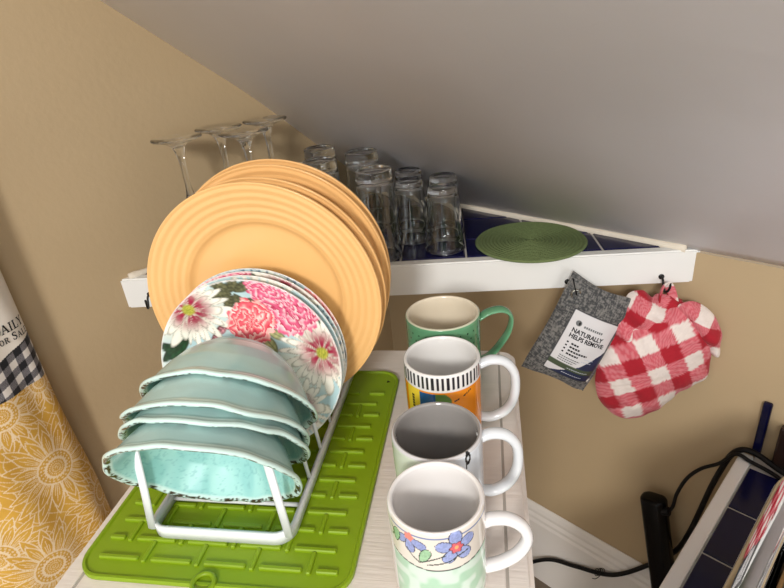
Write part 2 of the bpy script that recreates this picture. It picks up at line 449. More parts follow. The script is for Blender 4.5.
MB().box(-0.05, -0.046, -0.118, 0.118, H - 0.045, H - 0.004, 0.001).obj('guide_strip', m_brass, toaster)
MB().box(0.046, 0.05, -0.118, 0.118, H - 0.045, H - 0.004, 0.001).obj('guide_strip', m_brass, toaster)
MB().box(-0.04, 0.04, -0.118, 0.085, H - 0.045, H - 0.008, 0.002).obj('inner_panel', m_dark, toaster)
MB().box(-0.04, 0.04, 0.088, 0.119, H - 0.045, H - 0.001, 0.003).obj('end_plate', m_chrome, toaster)
for sx in (-1, 1):
    for sy in (-1, 1):
        V, F = lathe([(0, 0), (0.009, 0), (0.010, 0.013), (0, 0.013)], 14)
        mk('foot', [(v[0] + sx * 0.06, v[1] + sy * 0.125, v[2]) for v in V], F, m_black, toaster)

# ------------------------------------------------------------------ power strip and cords
b0 = np.array([0.8380, 0.046, 0.0]); b1 = np.array([0.7320, 0.033, z(-0.858)])
strip = thing('power_strip', 'black power strip standing on end against the wall beside the counter', 'power strip', PB(b0[0], b0[1], 0), ROT_B)
dirv = np.array([b1[0] - b0[0], -(b1[1] - b0[1]), b1[2]]); Ln = np.linalg.norm(dirv)
q_ = Vector((0, 0, 1)).rotation_difference(Vector(dirv)).to_matrix()
rr2 = [rrect(0.040, 0.026, 0.010, 0.002, 5)] + [rrect(0.048, 0.034, 0.015, 0.006 + (Ln - 0.012) * k / 6, 5) for k in range(7)] + [rrect(0.044, 0.030, 0.013, Ln - 0.002, 5), rrect(0.034, 0.022, 0.009, Ln, 5)]
V, F = loft(rr2); mk('housing', [q_ @ Vector(v) for v in V], F, m_black, strip)
m = MB()
for kz in (0.86, 0.76, 0.66, 0.56):
    V, F = lathe([(0, 0), (0.014, 0), (0.015, 0.0015), (0.013, 0.0022), (0, 0.0022)], 20)
    V = [q_ @ Vector((v[0], 0.0165 + v[2], v[1] + Ln * kz)) for v in V]; m.add(V, [f[::-1] for f in F])
m.obj('sockets', m_cord, strip, True)
plug = thing('thin_cable', 'thin black cord with a plug, rising from the power strip to the counter', 'cord', PB(0.757, 0.045, z(-0.872)), 0)
def wpath(pts, base): return [tuple(np.array(PB(t, d, z(zz))) - np.array(base)) for t, d, zz in pts]
base = PB(0.757, 0.045, z(-0.872))
m = MB(); m.tube(spline(wpath([(0.7525, 0.040, -0.874), (0.757, 0.040, -0.872), (0.765, 0.040, -0.868)], base), 4), 0.0085, n=10); m.obj('plug', m_cord, plug, True)
m = MB(); m.tube(spline(wpath([(0.764, 0.040, -0.869), (0.770, 0.040, -0.85), (0.772, 0.038, -0.82), (0.782, 0.034, -0.78), (0.800, 0.03, -0.748), (0.825, 0.028, -0.722), (0.845, 0.030, -0.6885), (0.868, 0.034, -0.6885), (0.910, 0.045, -0.6892), (0.96, 0.085, -0.6892), (1.0, 0.15, -0.6892), (1.01, 0.20, -0.6892)], base), 8), 0.0032, n=8); m.obj('cable', m_cord, plug, True)
base = PB(0.8, 0.02, z(-0.9))
cord = MB(); pts = spline(wpath([(1.03, 0.19, -0.6875), (1.01, 0.11, -0.6875), (0.95, 0.05, -0.6875), (0.900, 0.030, -0.6835), (0.872, 0.022, -0.679), (0.852, 0.020, -0.682), (0.838, 0.022, -0.700), (0.829, 0.024, -0.735), (0.820, 0.026, -0.782), (0.810, 0.024, -0.852), (0.800, 0.022, -0.915), (0.782, 0.014, -0.985), (0.742, 0.010, -1.06), (0.672, 0.024, -1.142), (0.585, 0.024, -1.188), (0.53, 0.026, -1.21), (0.49, 0.03, -1.242), (0.45, 0.04, -1.285), (0.41, 0.06, -1.3235), (0.33, 0.09, -1.3242)], base), 8)
cord.tube(pts, 0.0048, n=10)
mc = thing('thick_cable', 'thick black cord running from the counter down behind the power strip along the white baseboard', 'cord', base, 0)
cord.obj('cable', m_cord, mc, True)
tie = MB(); w0 = np.array(wpath([(0.642, 0.024, -1.157)], base)[0])
for k in range(4):
    a = k * 1.7; tie.tube(spline([w0 + np.array([0.007 * math.cos(q + a) * 0.6 + 0.004 * (k - 1.5), 0.007 * math.sin(q + a) - 0.001, 0.007 * math.cos(q + a)]) for q in np.linspace(0, 5.2, 8)], 3), 0.0009, n=6)
tie.tube(spline([w0 + np.array([0, -0.006, 0.006]), w0 + np.array([-0.012, -0.008, 0.012]), w0 + np.array([-0.02, -0.006, 0.017])], 4), 0.0009, n=6)
tie.tube(spline([w0 + np.array([0, -0.006, -0.006]), w0 + np.array([-0.010, -0.008, -0.012]), w0 + np.array([-0.018, -0.006, -0.012])], 4), 0.0009, n=6)
tie.obj('twist_tie', m_cord, mc, True)

# ------------------------------------------------------------------ drying mat
MX0, MX1, MY0, MY1 = -0.381, -0.119, 0.290, 0.621
matz = TZ + 0.0006
mat_o = thing('drying_mat', 'lime green ribbed silicone drying mat under the dish rack', 'mat', PT((MX0 + MX1) / 2, (MY0 + MY1) / 2, matz), ROT_T)
mw, md = MX1 - MX0, MY1 - MY0
V, F = loft([rrect(mw, md, 0.026, 0.0, 8), rrect(mw, md, 0.026, 0.0035, 8), rrect(mw - 0.001, md - 0.001, 0.0255, 0.0045, 8), rrect(mw - 0.006, md - 0.006, 0.023, 0.0045, 8), rrect(mw - 0.009, md - 0.009, 0.0215, 0.0028, 8)])
mk('mat_sheet', V, F, m_lime, mat_o, False)
m = MB()
rowp = 0.0215; nr = int((md - 0.04) / rowp)
for i in range(nr):
    y = -md / 2 + 0.022 + i * rowp
    off = 0.0 if i % 2 == 0 else 0.0265
    x = -mw / 2 + 0.016 - off
    while x < mw / 2 - 0.014:
        xa, xb = max(x, -mw / 2 + 0.014), min(x + 0.040, mw / 2 - 0.014)
        if xb - xa > 0.006: m.box(xa, xb, y - 0.0024, y + 0.0024, 0.0015, 0.0056, 0.0010, 1)
        xc = x + 0.0465
        if -mw / 2 + 0.02 < xc < mw / 2 - 0.016 and i < nr - 1:
            m.box(xc - 0.0021, xc + 0.0021, y - 0.004, y + rowp - 0.0025, 0.0015, 0.0056, 0.0009, 1)
        x += 0.053
m.obj('ribs', m_lime, mat_o)
m = MB(); m.tube([(0.0095 * math.cos(a), -md / 2 + 0.002 + 0.0095 * math.sin(a), 0.0045) for a in np.linspace(0, 2 * PI, 24, endpoint=False)], 0.0024, n=8, closed=True); m.obj('hanging_ring', m_lime, mat_o, True)
V, F = lathe([(0, 0.0), (0.0026, 0.0), (0.0026, 0.0004), (0, 0.0004)], 3)
mk('drain_hole', [(v[0] + mw / 2 - 0.014, v[1] + md / 2 - 0.024, v[2] + 0.0029) for v in V], F, m_black, mat_o)

# ------------------------------------------------------------------ dish rack
RX, RW, RY0, RY1 = -0.2535, 0.1415, 0.334, 0.628
RZ = matz + 0.0055
rack = thing('dish_rack', 'white dish rack standing on the lime green drying mat', 'dish rack', PT(RX, RY0, RZ), ROT_T)
LR = RY1 - RY0
def flat_loop(w, d, r, z0, h, th, cy):
    o = rrect(w, d, r, 0, 6, 0, cy); i = rrect(w - 2 * th, d - 2 * th, max(r - th, 0.002), 0, 6, 0, cy); n = len(o)
    V = [(p[0], p[1], z0) for p in o] + [(p[0], p[1], z0 + h) for p in o] + [(p[0], p[1], z0 + h) for p in i] + [(p[0], p[1], z0) for p in i]
    F = []
    for k in range(4):
        for j in range(n): F.append([k * n + j, k * n + (j + 1) % n, ((k + 1) % 4) * n + (j + 1) % n, ((k + 1) % 4) * n + j])
    return V, F
V, F = flat_loop(RW + 0.003, LR, 0.018, 0.0, 0.0135, 0.0035, LR / 2); mk('base_frame', V, F, m_rack, rack)
for x in (-0.022, 0.022):
    m = MB(); m.tube([(x, 0.045, 0.006), (x, LR - 0.004, 0.006)], 0.0022, n=8); m.obj('bottom_wire', m_rack, rack, True)
m = MB(); m.tube([(-RW / 2, 0.045, 0.0042), (RW / 2, 0.045, 0.0042)], 0.0022, n=8); m.obj('cross_wire', m_rack, rack, True)
for i, y in enumerate((0.004, 0.074, 0.118, 0.162, 0.205, 0.25, 0.285)):
    for s in (-1, 1):
        m = MB(); x = s * (RW / 2 - 0.0015)
        hgt = 0.107 if i == 0 else 0.066
        lean = -s * 0.004
        wd_ = (0.0044, 0.0017) if i == 0 else (0.0021, 0.0021)
        lean = -s * (0.008 if i == 0 else 0.004); by = 0.006 if i == 0 else 0
        m.tube([(x, y, 0.008), (x + lean * 0.5, y + by * 0.5, hgt * 0.5), (x + lean, y + by, hgt)], wd_[0], wd_[1], n=8, up=(0, 1, 0))
        m.obj('prong', m_rack, rack, True)

# ------------------------------------------------------------------ orientation of a standing dish (normal az / elevation)
def dish_rot(az, el, spin=0.0):
    nn = np.array([math.sin(az) * math.cos(el), -math.cos(az) * math.cos(el), math.sin(el)])
    u = np.cross([0, 0, 1], nn); u /= np.linalg.norm(u); v = np.cross(nn, u)
    Mx = Matrix((u, v, nn)).transposed() @ Matrix.Rotation(spin, 3, 'Z')
    return Mx.to_euler(), nn
# ------------------------------------------------------------------ yellow dinner plates
PR = 0.1335
face = [(0, 0.0035), (0.50 * PR, 0.0035), (0.60 * PR, 0.0036), (0.635 * PR, 0.0044), (0.655 * PR, 0.0072), (0.668 * PR, 0.0086)]
def ring_bumps(r0, r1, n_, z0, z1, amp):
    out = []
    K = n_ * 10
    for i in range(1, K + 1):
        f = i / K; out.append((r0 + (r1 - r0) * f, z0 + (z1 - z0) * f + amp * (0.5 - 0.5 * math.cos(2 * PI * n_ * f))))
    return out
face += ring_bumps(0.668 * PR, 0.975 * PR, 5, 0.0086, 0.0172, 0.00075)
face += [(0.988 * PR, 0.0186), (0.996 * PR, 0.0186), (PR, 0.0172), (0.998 * PR, 0.0155)]
back = [(0.95 * PR, 0.0125), (0.80 * PR, 0.0070), (0.66 * PR, 0.0025), (0.60 * PR, -0.0005), (0.59 * PR, -0.003), (0.57 * PR, -0.003), (0.56 * PR, -0.0008), (0, -0.0008)]
V, F = lathe(face + back, 160)
yel_spots = [(-0.1433, 0.5560, -0.2641, 1.5, 'apricot yellow dinner plate at the front of its stack, its whole ringed face showing'),
             (-0.1378, 0.5745, -0.2645, 1.8, 'apricot yellow dinner plate tucked right behind the front yellow plate, second of four'),
             (-0.1315, 0.6095, -0.2600, 2.0, 'apricot yellow dinner plate third from the front, just past the gap in the rack'),
             (-0.1300, 0.6285, -0.2585, 2.2, 'apricot yellow dinner plate rearmost of the four, nearest the drinking glasses')]
def yplate(i):
    x, y, zz, el, lab = yel_spots[i]
    e, nn = dish_rot(math.radians(-10), math.radians(el))
    p = np.array([x, y, z(zz)]) - nn * 0.0172
    return p, e, lab
yo = None
for i in range(4):
    p, e, lab = yplate(i)
    if i == 0: yo = mk('dinner_plate', V, F, m_yel); o = yo
    else: o = yo.copy(); COL.objects.link(o)
    o.location = p; o.rotation_euler = e
    tag(o, lab, 'plate', 'yellow dinner plates in the rack')

# ------------------------------------------------------------------ floral plates
FR = 0.098
fprof = densify([(0, 0.0022), (0.66 * FR, 0.0022), (0.72 * FR, 0.0030), (0.80 * FR, 0.0062), (0.97 * FR, 0.0108), (FR, 0.0112)], 0.0009) + [(FR, 0.0100), (0.97 * FR, 0.0088), (0.80 * FR, 0.0040), (0.70 * FR, 0.0), (0, 0.0)]
FV, FF = lathe(fprof, 288)
def white_flower(c, u, v, cx, cy, R, seed):
    n = len(u); dx, dy = u - cx, v - cy; r = np.hypot(dx, dy) / R; th = np.arctan2(dy, dx)
    wob = vnoise(np.cos(th) * 3 + 9, np.sin(th) * 3 + 9, seed=seed)
    for layer, (kp, scale, ph) in enumerate(((19, 1.08, 0.0), (17, 0.86, 0.9), (13, 0.62, 0.4), (9, 0.40, 0.1))):
        tt = th * kp / (2 * PI) + ph + (wob - 0.5) * 0.7
        loc_ = np.abs((tt % 1.0) - 0.5) * 2                        # 0 mid petal .. 1 border
        idx = np.floor(tt)
        ln_ = scale * (0.80 + 0.22 * vnoise(idx * 1.7, seed * 2.3, seed=seed + layer))
        edge = ln_ * (1 - 0.62 * loc_ ** 2)
        inside = sst(0.02, -0.02, r - edge)
        pet = mix(C3((246, 242, 228), n), C3((186, 186, 160), n), np.clip(loc_ ** 2 * 0.6 + 0.35 * sst(0.5, 0.0, r / ln_), 0, 1))
        line = np.maximum(sst(0.80, 0.98, loc_), sst(0.08, 0.0, np.abs(r - edge)) * 0.8)
        pet = mix(pet, C3((112, 112, 88), n), line * 0.85)
        red = sst(0.66, 0.22, r) * sst(0.95, 0.35, loc_) * (0.75 + 0.25 * (vnoise(idx * 3.1, 2.2, seed=seed + 9) > 0.3))
        pet = mix(pet, C3((160, 30, 66), n), red)
        c = mix(c, pet, inside)
    ce = sst(0.17, 0.10, r); dots = vnoise(u * 160, v * 160, seed=seed)
    c = mix(c, mix(C3((128, 140, 40), n), C3((206, 196, 80), n), dots), ce)
    return c
def carnation(c, u, v, cx, cy, R, seed, warm=0.0):
    n = len(u); dx, dy = u - cx, v - cy; r = np.hypot(dx, dy) / R; th = np.arctan2(dy, dx)
    rag = vnoise(np.cos(th) * 5 + 20, np.sin(th) * 5 + 20, seed=seed) * 0.22 + vnoise(np.cos(th) * 14, np.sin(th) * 14, seed=seed + 3) * 0.14
    inside = sst(0.02, -0.02, r - (0.78 + rag))
    w1 = vnoise(u * 14 + seed, v * 14, seed=seed); w2 = vnoise(u * 30, v * 30 + seed, seed=seed + 1)
    ph = r * 3.4 + 1.5 * w1 + 0.6 * np.sin(th * 7 + w1 * 5) * 0.5 + 0.5 * w2
    fr = ph % 1.0
    A, B, D = C3((246, 198, 204), n), C3((226, 98, 136), n), C3((182, 28, 74), n)
    if warm: A, B, D = C3((252, 196, 186), n), C3((234, 94, 108), n), C3((206, 40, 66), n)
    p = mix(A, B, sst(0.10, 0.55, fr)); p = mix(p, D, sst(0.72, 0.97, fr) * 0.9)
    p = mix(p, C3((255, 236, 230), n), sst(0.14, 0.0, fr) * 0.7)
    return mix(c, p, inside)
def leaf(c, u, v, x0, y0, x1, y1, w, col1, col2):
    n = len(u); L_ = math.hypot(x1 - x0, y1 - y0); ax, ay = (x1 - x0) / L_, (y1 - y0) / L_
    s = ((u - x0) * ax + (v - y0) * ay) / L_; d = -(u - x0) * ay + (v - y0) * ax
    half = w * np.sin(np.clip(s, 0, 1) * PI) ** 0.8
    ins = sst(0.012, -0.004, np.abs(d) - half) * ((s > 0) & (s < 1))
    p = mix(C3(col1, n), C3(col2, n), np.clip(0.5 + d / (w * 2) + 0.3 * np.sin(s * 30 + np.abs(d) * 60), 0, 1))
    p = mix(p, C3((44, 46, 30), n), np.maximum(sst(0.012, 0.003, np.abs(d)) * 0.5, sst(0.03, 0.0, half - np.abs(d)) * 0.6))
    return mix(c, p, ins)
def floral(u, v, lattice=False):
    n = len(u); w = vnoise(u * 4, v * 4, seed=5)
    c = mix(C3((178, 208, 212), n), C3((222, 228, 216), n), sst(0.3, 0.75, w))
    if lattice:
        a = np.minimum(np.abs(((u + v) * 9) % 1 - 0.5), np.abs(((u - v) * 9) % 1 - 0.5))
        c = mix(c, C3((84, 110, 134), n), sst(0.1, 0.05, a) * sst(0.55, 0.62, np.hypot(u, v)))
    ol, od = (120, 118, 84), (72, 72, 48)
    for (x0, y0, x1, y1, w_) in ((-0.07, 0.86, -0.30, 1.0, .06), (-0.07, 0.86, -0.02, 1.06, .06), (-0.05, 0.86, 0.18, 0.98, .055), (-0.08, 0.84, -0.30, 0.80, .055), (-0.06, 0.84, 0.02, 0.62, .06), (-0.09, 0.82, -0.20, 0.62, .05), (0.02, 0.76, 0.28, 0.70, .045)):
        c = leaf(c, u, v, x0, y0, x1, y1, w_, ol, od)
    for (x0, y0, x1, y1, w_) in ((-0.98, 0.10, -0.66, 0.34, .07), (-1.0, 0.30, -0.78, 0.22, .05), (-0.95, -0.05, -0.7, 0.12, .07), (0.62, 0.46, 0.40, 0.36, .05), (0.78, 0.56, 0.95, 0.42, .05)):
        c = leaf(c, u, v, x0, y0, x1, y1, w_, (44, 84, 52), (24, 52, 34))
    for (x0, y0, x1, y1, w_) in ((-0.36, 0.36, -0.22, 0.48, .045), (-0.25, 0.44, -0.05, 0.46, .04), (-0.42, 0.30, -0.30, 0.40, .03)):
        c = leaf(c, u, v, x0, y0, x1, y1, w_, (232, 160, 172), (110, 50, 56))
    for (x0, y0, x1, y1, w_) in ((0.15, 0.36, 0.30, 0.14, .06), (0.2, 0.42, 0.42, 0.28, .05)):
        c = leaf(c, u, v, x0, y0, x1, y1, w_, (196, 196, 140), (150, 158, 104))
    c = white_flower(c, u, v, 0.80, 0.14, 0.52, 21)
    c = white_flower(c, u, v, -0.58, 0.68, 0.48, 11)
    c = carnation(c, u, v, 0.50, 0.70, 0.37, 31)
    c = carnation(c, u, v, 0.30, 0.90, 0.22, 37)
    c = carnation(c, u, v, 0.06, 0.50, 0.27, 41, 1)
    c = carnation(c, u, v, -0.25, -0.45, 0.40, 51); c = white_flower(c, u, v, 0.45, -0.55, 0.42, 61); c = carnation(c, u, v, -0.75, -0.25, 0.3, 71, 1)
    return c
FVa = np.array(FV); uu, vv = FVa[:, 0] / FR, FVa[:, 1] / FR
nt_top = len(FVa)
cf = floral(uu, vv); cl = floral(uu, vv, True)
isback = np.zeros(len(FVa), bool); isback[-(288 * 4 + 1):] = True
edge = np.hypot(uu, vv) > 0.985
for c_ in (cf, cl):
    c_[isback] = lin((206, 222, 226)); c_[edge & ~isback] = c_[edge & ~isback] * 0.4 + lin((236, 232, 226)) * 0.6
fl_spots = [(0.0, 'floral plate at the front of its stack, pink carnations and white flowers in full view', 0.0, cf),
            (0.0100, 'floral plate second in its stack, only its pink and cream rim showing', 2.2, cf),
            (0.0195, 'floral plate third in its stack, its rim edged with blue lattice and pink', 0.9, cl),
            (0.0275, 'floral plate rearmost in its stack, against the front yellow dinner plate', 3.4, cl)]
fmesh = {}
for k, (off, lab, spin, c_) in enumerate(fl_spots):
    e, nn = dish_rot(math.radians(-8.5), math.radians(8.0), spin)
    key = id(c_)
    if key not in fmesh:
        o = mk('floral_plate', FV, FF, m_paint, col=c_); fmesh[key] = o
    else: o = fmesh[key].copy(); COL.objects.link(o)
    p = np.array([-0.1565, 0.4985, z(-0.3135)]) + np.array([0.17, 0.985, 0.0]) * off - nn * 0.0112
    o.location = p; o.rotation_euler = e
    tag(o, lab, 'plate', 'floral plates in the rack')

# ------------------------------------------------------------------ aqua bowls
BR, BD = 0.085, 0.060
bprof = [(0, 0.0035), (0.030, 0.0035), (0.032, 0.0), (0.036, 0.0), (0.038, 0.003), (0.046, 0.0075), (0.057, 0.0180), (0.0665, 0.0310), (0.0730, 0.0425), (0.0775, 0.0510), (0.0810, 0.0545), (0.0840, 0.0563),
         (BR, 0.0580), (0.0848, BD - 0.0004), (0.0832, BD + 0.0005), (0.0805, BD), (0.0782, 0.0580), (0.0755, 0.0540), (0.0690, 0.0430), (0.0625, 0.0320), (0.0530, 0.0205), (0.043, 0.0122), (0.022, 0.0090), (0, 0.0085)]
bprof = densify(bprof, 0.0011)
BV, BF = lathe(bprof, 256)
BV = np.array(BV); rb_ = np.hypot(BV[:, 0], BV[:, 1]); thb = np.arctan2(BV[:, 1], BV[:, 0])
inner0 = next(i for i, p in enumerate(bprof) if p[1] >= BD)      # first profile row past the lip
row_of = np.zeros(len(BV), int); row_of[0] = 0; row_of[1:-1] = (np.arange(len(BV) - 2) // 256) + 1; row_of[-1] = len(bprof) - 1
def bowl_mesh(seed):
    W1 = vnoise(np.cos(thb) * 1.6 + seed * 7, np.sin(thb) * 1.6, seed=seed) - 0.5
    W2 = vnoise(np.cos(thb) * 4 + seed * 3, np.sin(thb) * 4, seed=seed + 1) - 0.5
    f = sst(0.03, BR, rb_)
    V = BV.copy()
    V[:, 0] *= 1 + f * (0.03 * W1 + 0.012 * W2); V[:, 1] *= 1 + f * (0.03 * W1 + 0.012 * W2)
    V[:, 2] += f ** 2 * (0.006 * W1 + 0.003 * W2)
    n = len(V)
    inner = row_of >= inner0
    n1 = vnoise(V[:, 0] * 40, V[:, 1] * 40, V[:, 2] * 40, seed=seed + 4)
    out = mix(C3((176, 206, 200), n), C3((156, 192, 188), n), sst(0.3, 0.7, n1))
    nn = vnoise(V[:, 0] * 90, V[:, 1] * 90, V[:, 2] * 20, seed=seed + 8)
    inn = mix(C3((140, 196, 190), n), C3((160, 210, 202), n), sst(0.3, 0.7, nn))
    # crackle: thin lines where two noise fields cross
    ca = vnoise(V[:, 0] * 260, V[:, 1] * 260, V[:, 2] * 120, seed=seed + 12); cb = vnoise(V[:, 0] * 260 + 40, V[:, 1] * 260, V[:, 2] * 120, seed=seed + 13)
    inn = mix(inn, C3((112, 168, 166), n), sst(0.06, 0.0, np.abs(ca - cb)) * 0.55)
    c = np.where(inner[:, None], inn, out)
    lip = sst(0.0765, 0.0785, rb_) * (BV[:, 2] > 0.053)
    c = mix(c, C3((206, 230, 222), n), lip * 0.9)
    chip = vnoise(thb * 34, V[:, 2] * 300, rb_ * 500, seed=seed + 20) * 0.6 + vnoise(thb * 11, 3.3, seed=seed + 21) * 0.4
    zone = (BV[:, 2] > BD - 0.0022) & (rb_ > 0.0785) & (rb_ < 0.0836)
    c = mix(c, C3((66, 56, 44), n), sst(0.47, 0.53, chip) * zone)
    return V, c
bowl_spots = [(-0.1785, 0.3745, -0.3415, -31, 'aqua crackle bowl frontmost in the rack, its inside showing behind the white prongs'),
              (-0.1735, 0.4060, -0.3340, -35, 'aqua crackle bowl second from the front, nested just inside the next one'),
              (-0.1735, 0.4165, -0.3270, -34, 'aqua crackle bowl third from the front, its rim lying close over the second bowl'),
              (-0.1683, 0.4480, -0.3225, -32, 'aqua crackle bowl rearmost, leaning in front of the floral plates')]
for i, (x, y, zz, el, lab) in enumerate(bowl_spots):
    V, c = bowl_mesh(3 + i * 5)
    e, nn = dish_rot(math.radians(-9.7), math.radians(el), 0.7 * i)
    o = mk('cereal_bowl', V, BF, m_bowl, col=c)
    o.location = np.array([x, y, z(zz)]) - nn * 0.058; o.rotation_euler = e
    tag(o, lab, 'bowl', 'aqua bowls in the rack')

# ------------------------------------------------------------------ mugs
def mug_profile(R, H, t=0.0042, foot=0.93):
    p = [(0, 0.002), (R * (foot - 0.08), 0.002), (R * (foot - 0.05), 0.0), (R * foot, 0.0), (R * 0.985, 0.005), (R, 0.012), (R, H - 0.004), (R - 0.0004, H - 0.0015), (R - 0.0018, H), (R - 0.0032, H - 0.0002), (R - t, H - 0.002),
         (R - t - 0.0003, H - 0.006), (R - t - 0.0003, 0.016), (R - t - 0.003, 0.009), (R - t - 0.010, 0.0065), (0, 0.006)]
    return densify(p, 0.0007)
def mug(label, x, y, R, H, paint, hmat, hpts, hr, hang, t=0.0042):
    zb = TZ + 0.0008
    root = thing('mug', label, 'mug', (x, y, zb), 0)
    root['group'] = 'coffee mugs in a row'
    pr = mug_profile(R, H, t); N = 400
    V, F = lathe(pr, N); V = np.array(V)
    row = np.zeros(len(V), int); row[1:-1] = (np.arange(len(V) - 2) // N) + 1; row[-1] = len(pr) - 1
    ktop = max(range(len(pr)), key=lambda i: pr[i][1]); inner = row > ktop
    th = np.arctan2(V[:, 1], V[:, 0]); th = (th + PI / 2 + PI) % (2 * PI) - PI       # 0 towards the viewer, + to the right
    c = paint(th, V[:, 2] - H, inner, R, V)
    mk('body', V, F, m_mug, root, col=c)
    pts = spline([(math.cos(hang) * d, math.sin(hang) * d, h) for d, h in hpts], 7)
    Vh, Fh = tube(pts, hr[0], hr[1], 14, up=(0, 0, 1)) if False else tube(pts, hr[0], hr[1], 14, up=(-math.cos(hang), -math.sin(hang), 0.01))
    mk('handle', Vh, Fh, hmat, root)
    return root
def petal(c, s, h, cs_, ch, ang, L_, w, col, line):
    n = len(s); a = (s - cs_) * math.cos(ang) + (h - ch) * math.sin(ang); b = -(s - cs_) * math.sin(ang) + (h - ch) * math.cos(ang)
    f = a / L_; half = w * np.sqrt(np.clip(f * (1.05 - f) * 4, 0, None)) * (0.6 + 0.5 * f)
    ins = (f > 0) & (f < 1.05) & (np.abs(b) < half)
    sh = C3(col, n) * (0.8 + 0.4 * vnoise(s * 900, h * 900, seed=3))[:, None]
    c = np.where(ins[:, None], sh, c)
    near = (f > -0.03) & (f < 1.1) & (np.abs(np.abs(b) - half) < 0.0004)
    return np.where(near[:, None], lin(line), c)
def disc(c, s, h, x, y, r, col, wob=0.0, k=6):
    d = np.hypot(s - x, h - y); a = np.arctan2(h - y, s - x); e = r * (1 + wob * np.cos(k * a))
    return np.where((d < e)[:, None], lin(col), c)
def stroke(c, s, h, pts, w, col):
    P = spline([(p[0], p[1], 0) for p in pts], 8)
    dm = np.full(len(s), 9.0)
    for a, b in zip(P[:-1], P[1:]):
        ab = b - a; L2 = ab[0] ** 2 + ab[1] ** 2 + 1e-12
        t = np.clip(((s - a[0]) * ab[0] + (h - a[1]) * ab[1]) / L2, 0, 1)
        dm = np.minimum(dm, np.hypot(s - a[0] - t * ab[0], h - a[1] - t * ab[1]))
    return np.where((dm < w)[:, None], lin(col), c)
def paint_floral_mug(th, h, inner, R, V):
    n = len(th); s = th * R; c = C3((236, 233, 230), n)
    out = ~inner & (h < -0.001)
    cc = C3((222, 214, 202), n)
    line_y = -0.0345 - 0.0035 * np.cos(th * 1.5)
    green = mix(C3((168, 204, 176), n), C3((204, 222, 208), n), sst(0.4, 0.7, vnoise(s * 120, h * 120, seed=8)))
    cc = np.where((h < line_y)[:, None], green, cc)
    cc = np.where((np.abs(h - line_y) < 0.0006)[:, None], lin((60, 66, 62)), cc)
    cc = np.where((np.abs(h + 0.0045) < 0.0007)[:, None], lin((112, 128, 170)), cc)
    bl = (122, 138, 190); ln = (52, 54, 76)
    fx, fy = 0.0108, -0.0160
    for k in range(5): cc = petal(cc, s, h, fx, fy, 0.35 + k * 2 * PI / 5, 0.0155, 0.0056, (146, 158, 204), ln)
    cc = disc(cc, s, h, fx, fy, 0.0054, (80, 30, 40), 0.14, 6); cc = disc(cc, s, h, fx, fy, 0.0047, (212, 96, 104), 0.14, 6); cc = disc(cc, s, h, fx, fy, 0.0017, (240, 170, 110))
    fx, fy = -0.0255, -0.0085
    for k in range(3): cc = petal(cc, s, h, fx, fy, -2.6 + k * 1.05, 0.0145, 0.0044, (140, 152, 200), ln)
    cc = disc(cc, s, h, fx, fy + 0.001, 0.004, (220, 130, 116), 0.12, 5)
    cc = petal(cc, s, h, -0.017, -0.0305, 1.15, 0.015, 0.0042, (150, 190, 150), (40, 60, 48))
    cc = petal(cc, s, h, -0.040, -0.022, 1.4, 0.014, 0.004, (150, 190, 150), (40, 60, 48))
    for st in ([(-0.018, -0.031), (-0.008, -0.026), (0.002, -0.022)], [(-0.012, -0.032), (0.004, -0.029), (0.012, -0.025), (0.020, -0.023)], [(-0.028, -0.020), (-0.024, -0.026), (-0.018, -0.031)]):
        cc = stroke(cc, s, h, st, 0.0006, (44, 58, 50))
    cc = stroke(cc, s, h, [(-0.047, -0.010), (-0.043, -0.013), (-0.044, -0.019), (-0.049, -0.018)], 0.0007, (70, 110, 80))
    band = sst(1.25, 1.17, np.abs(th))
    c = np.where(out[:, None], mix(c, cc, band), c)
    return c
def paint_grey_mug(th, h, inner, R, V):
    n = len(th); s = th * R
    c = mix(C3((206, 214, 196), n), C3((220, 226, 232), n), sst(-0.9, 0.6, th))
    c = np.where(((h > -0.0025))[:, None], lin((206, 204, 204)), c)
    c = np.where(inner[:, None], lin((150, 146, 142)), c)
    m0 = C3((0, 0, 0), n)
    o = (~inner)
    d = np.hypot((s - 0.0245) / 0.0022, (h + 0.0065) / 0.0048)
    ring = o & (np.abs(d - 1) < 0.46)
    c = np.where(ring[:, None], lin((20, 20, 22)), c)
    c2 = stroke(c, s, h, [(0.0225, -0.0095), (0.0225, -0.016), (0.021, -0.02)], 0.0006, (20, 20, 22))
    return np.where(o[:, None], c2, c)
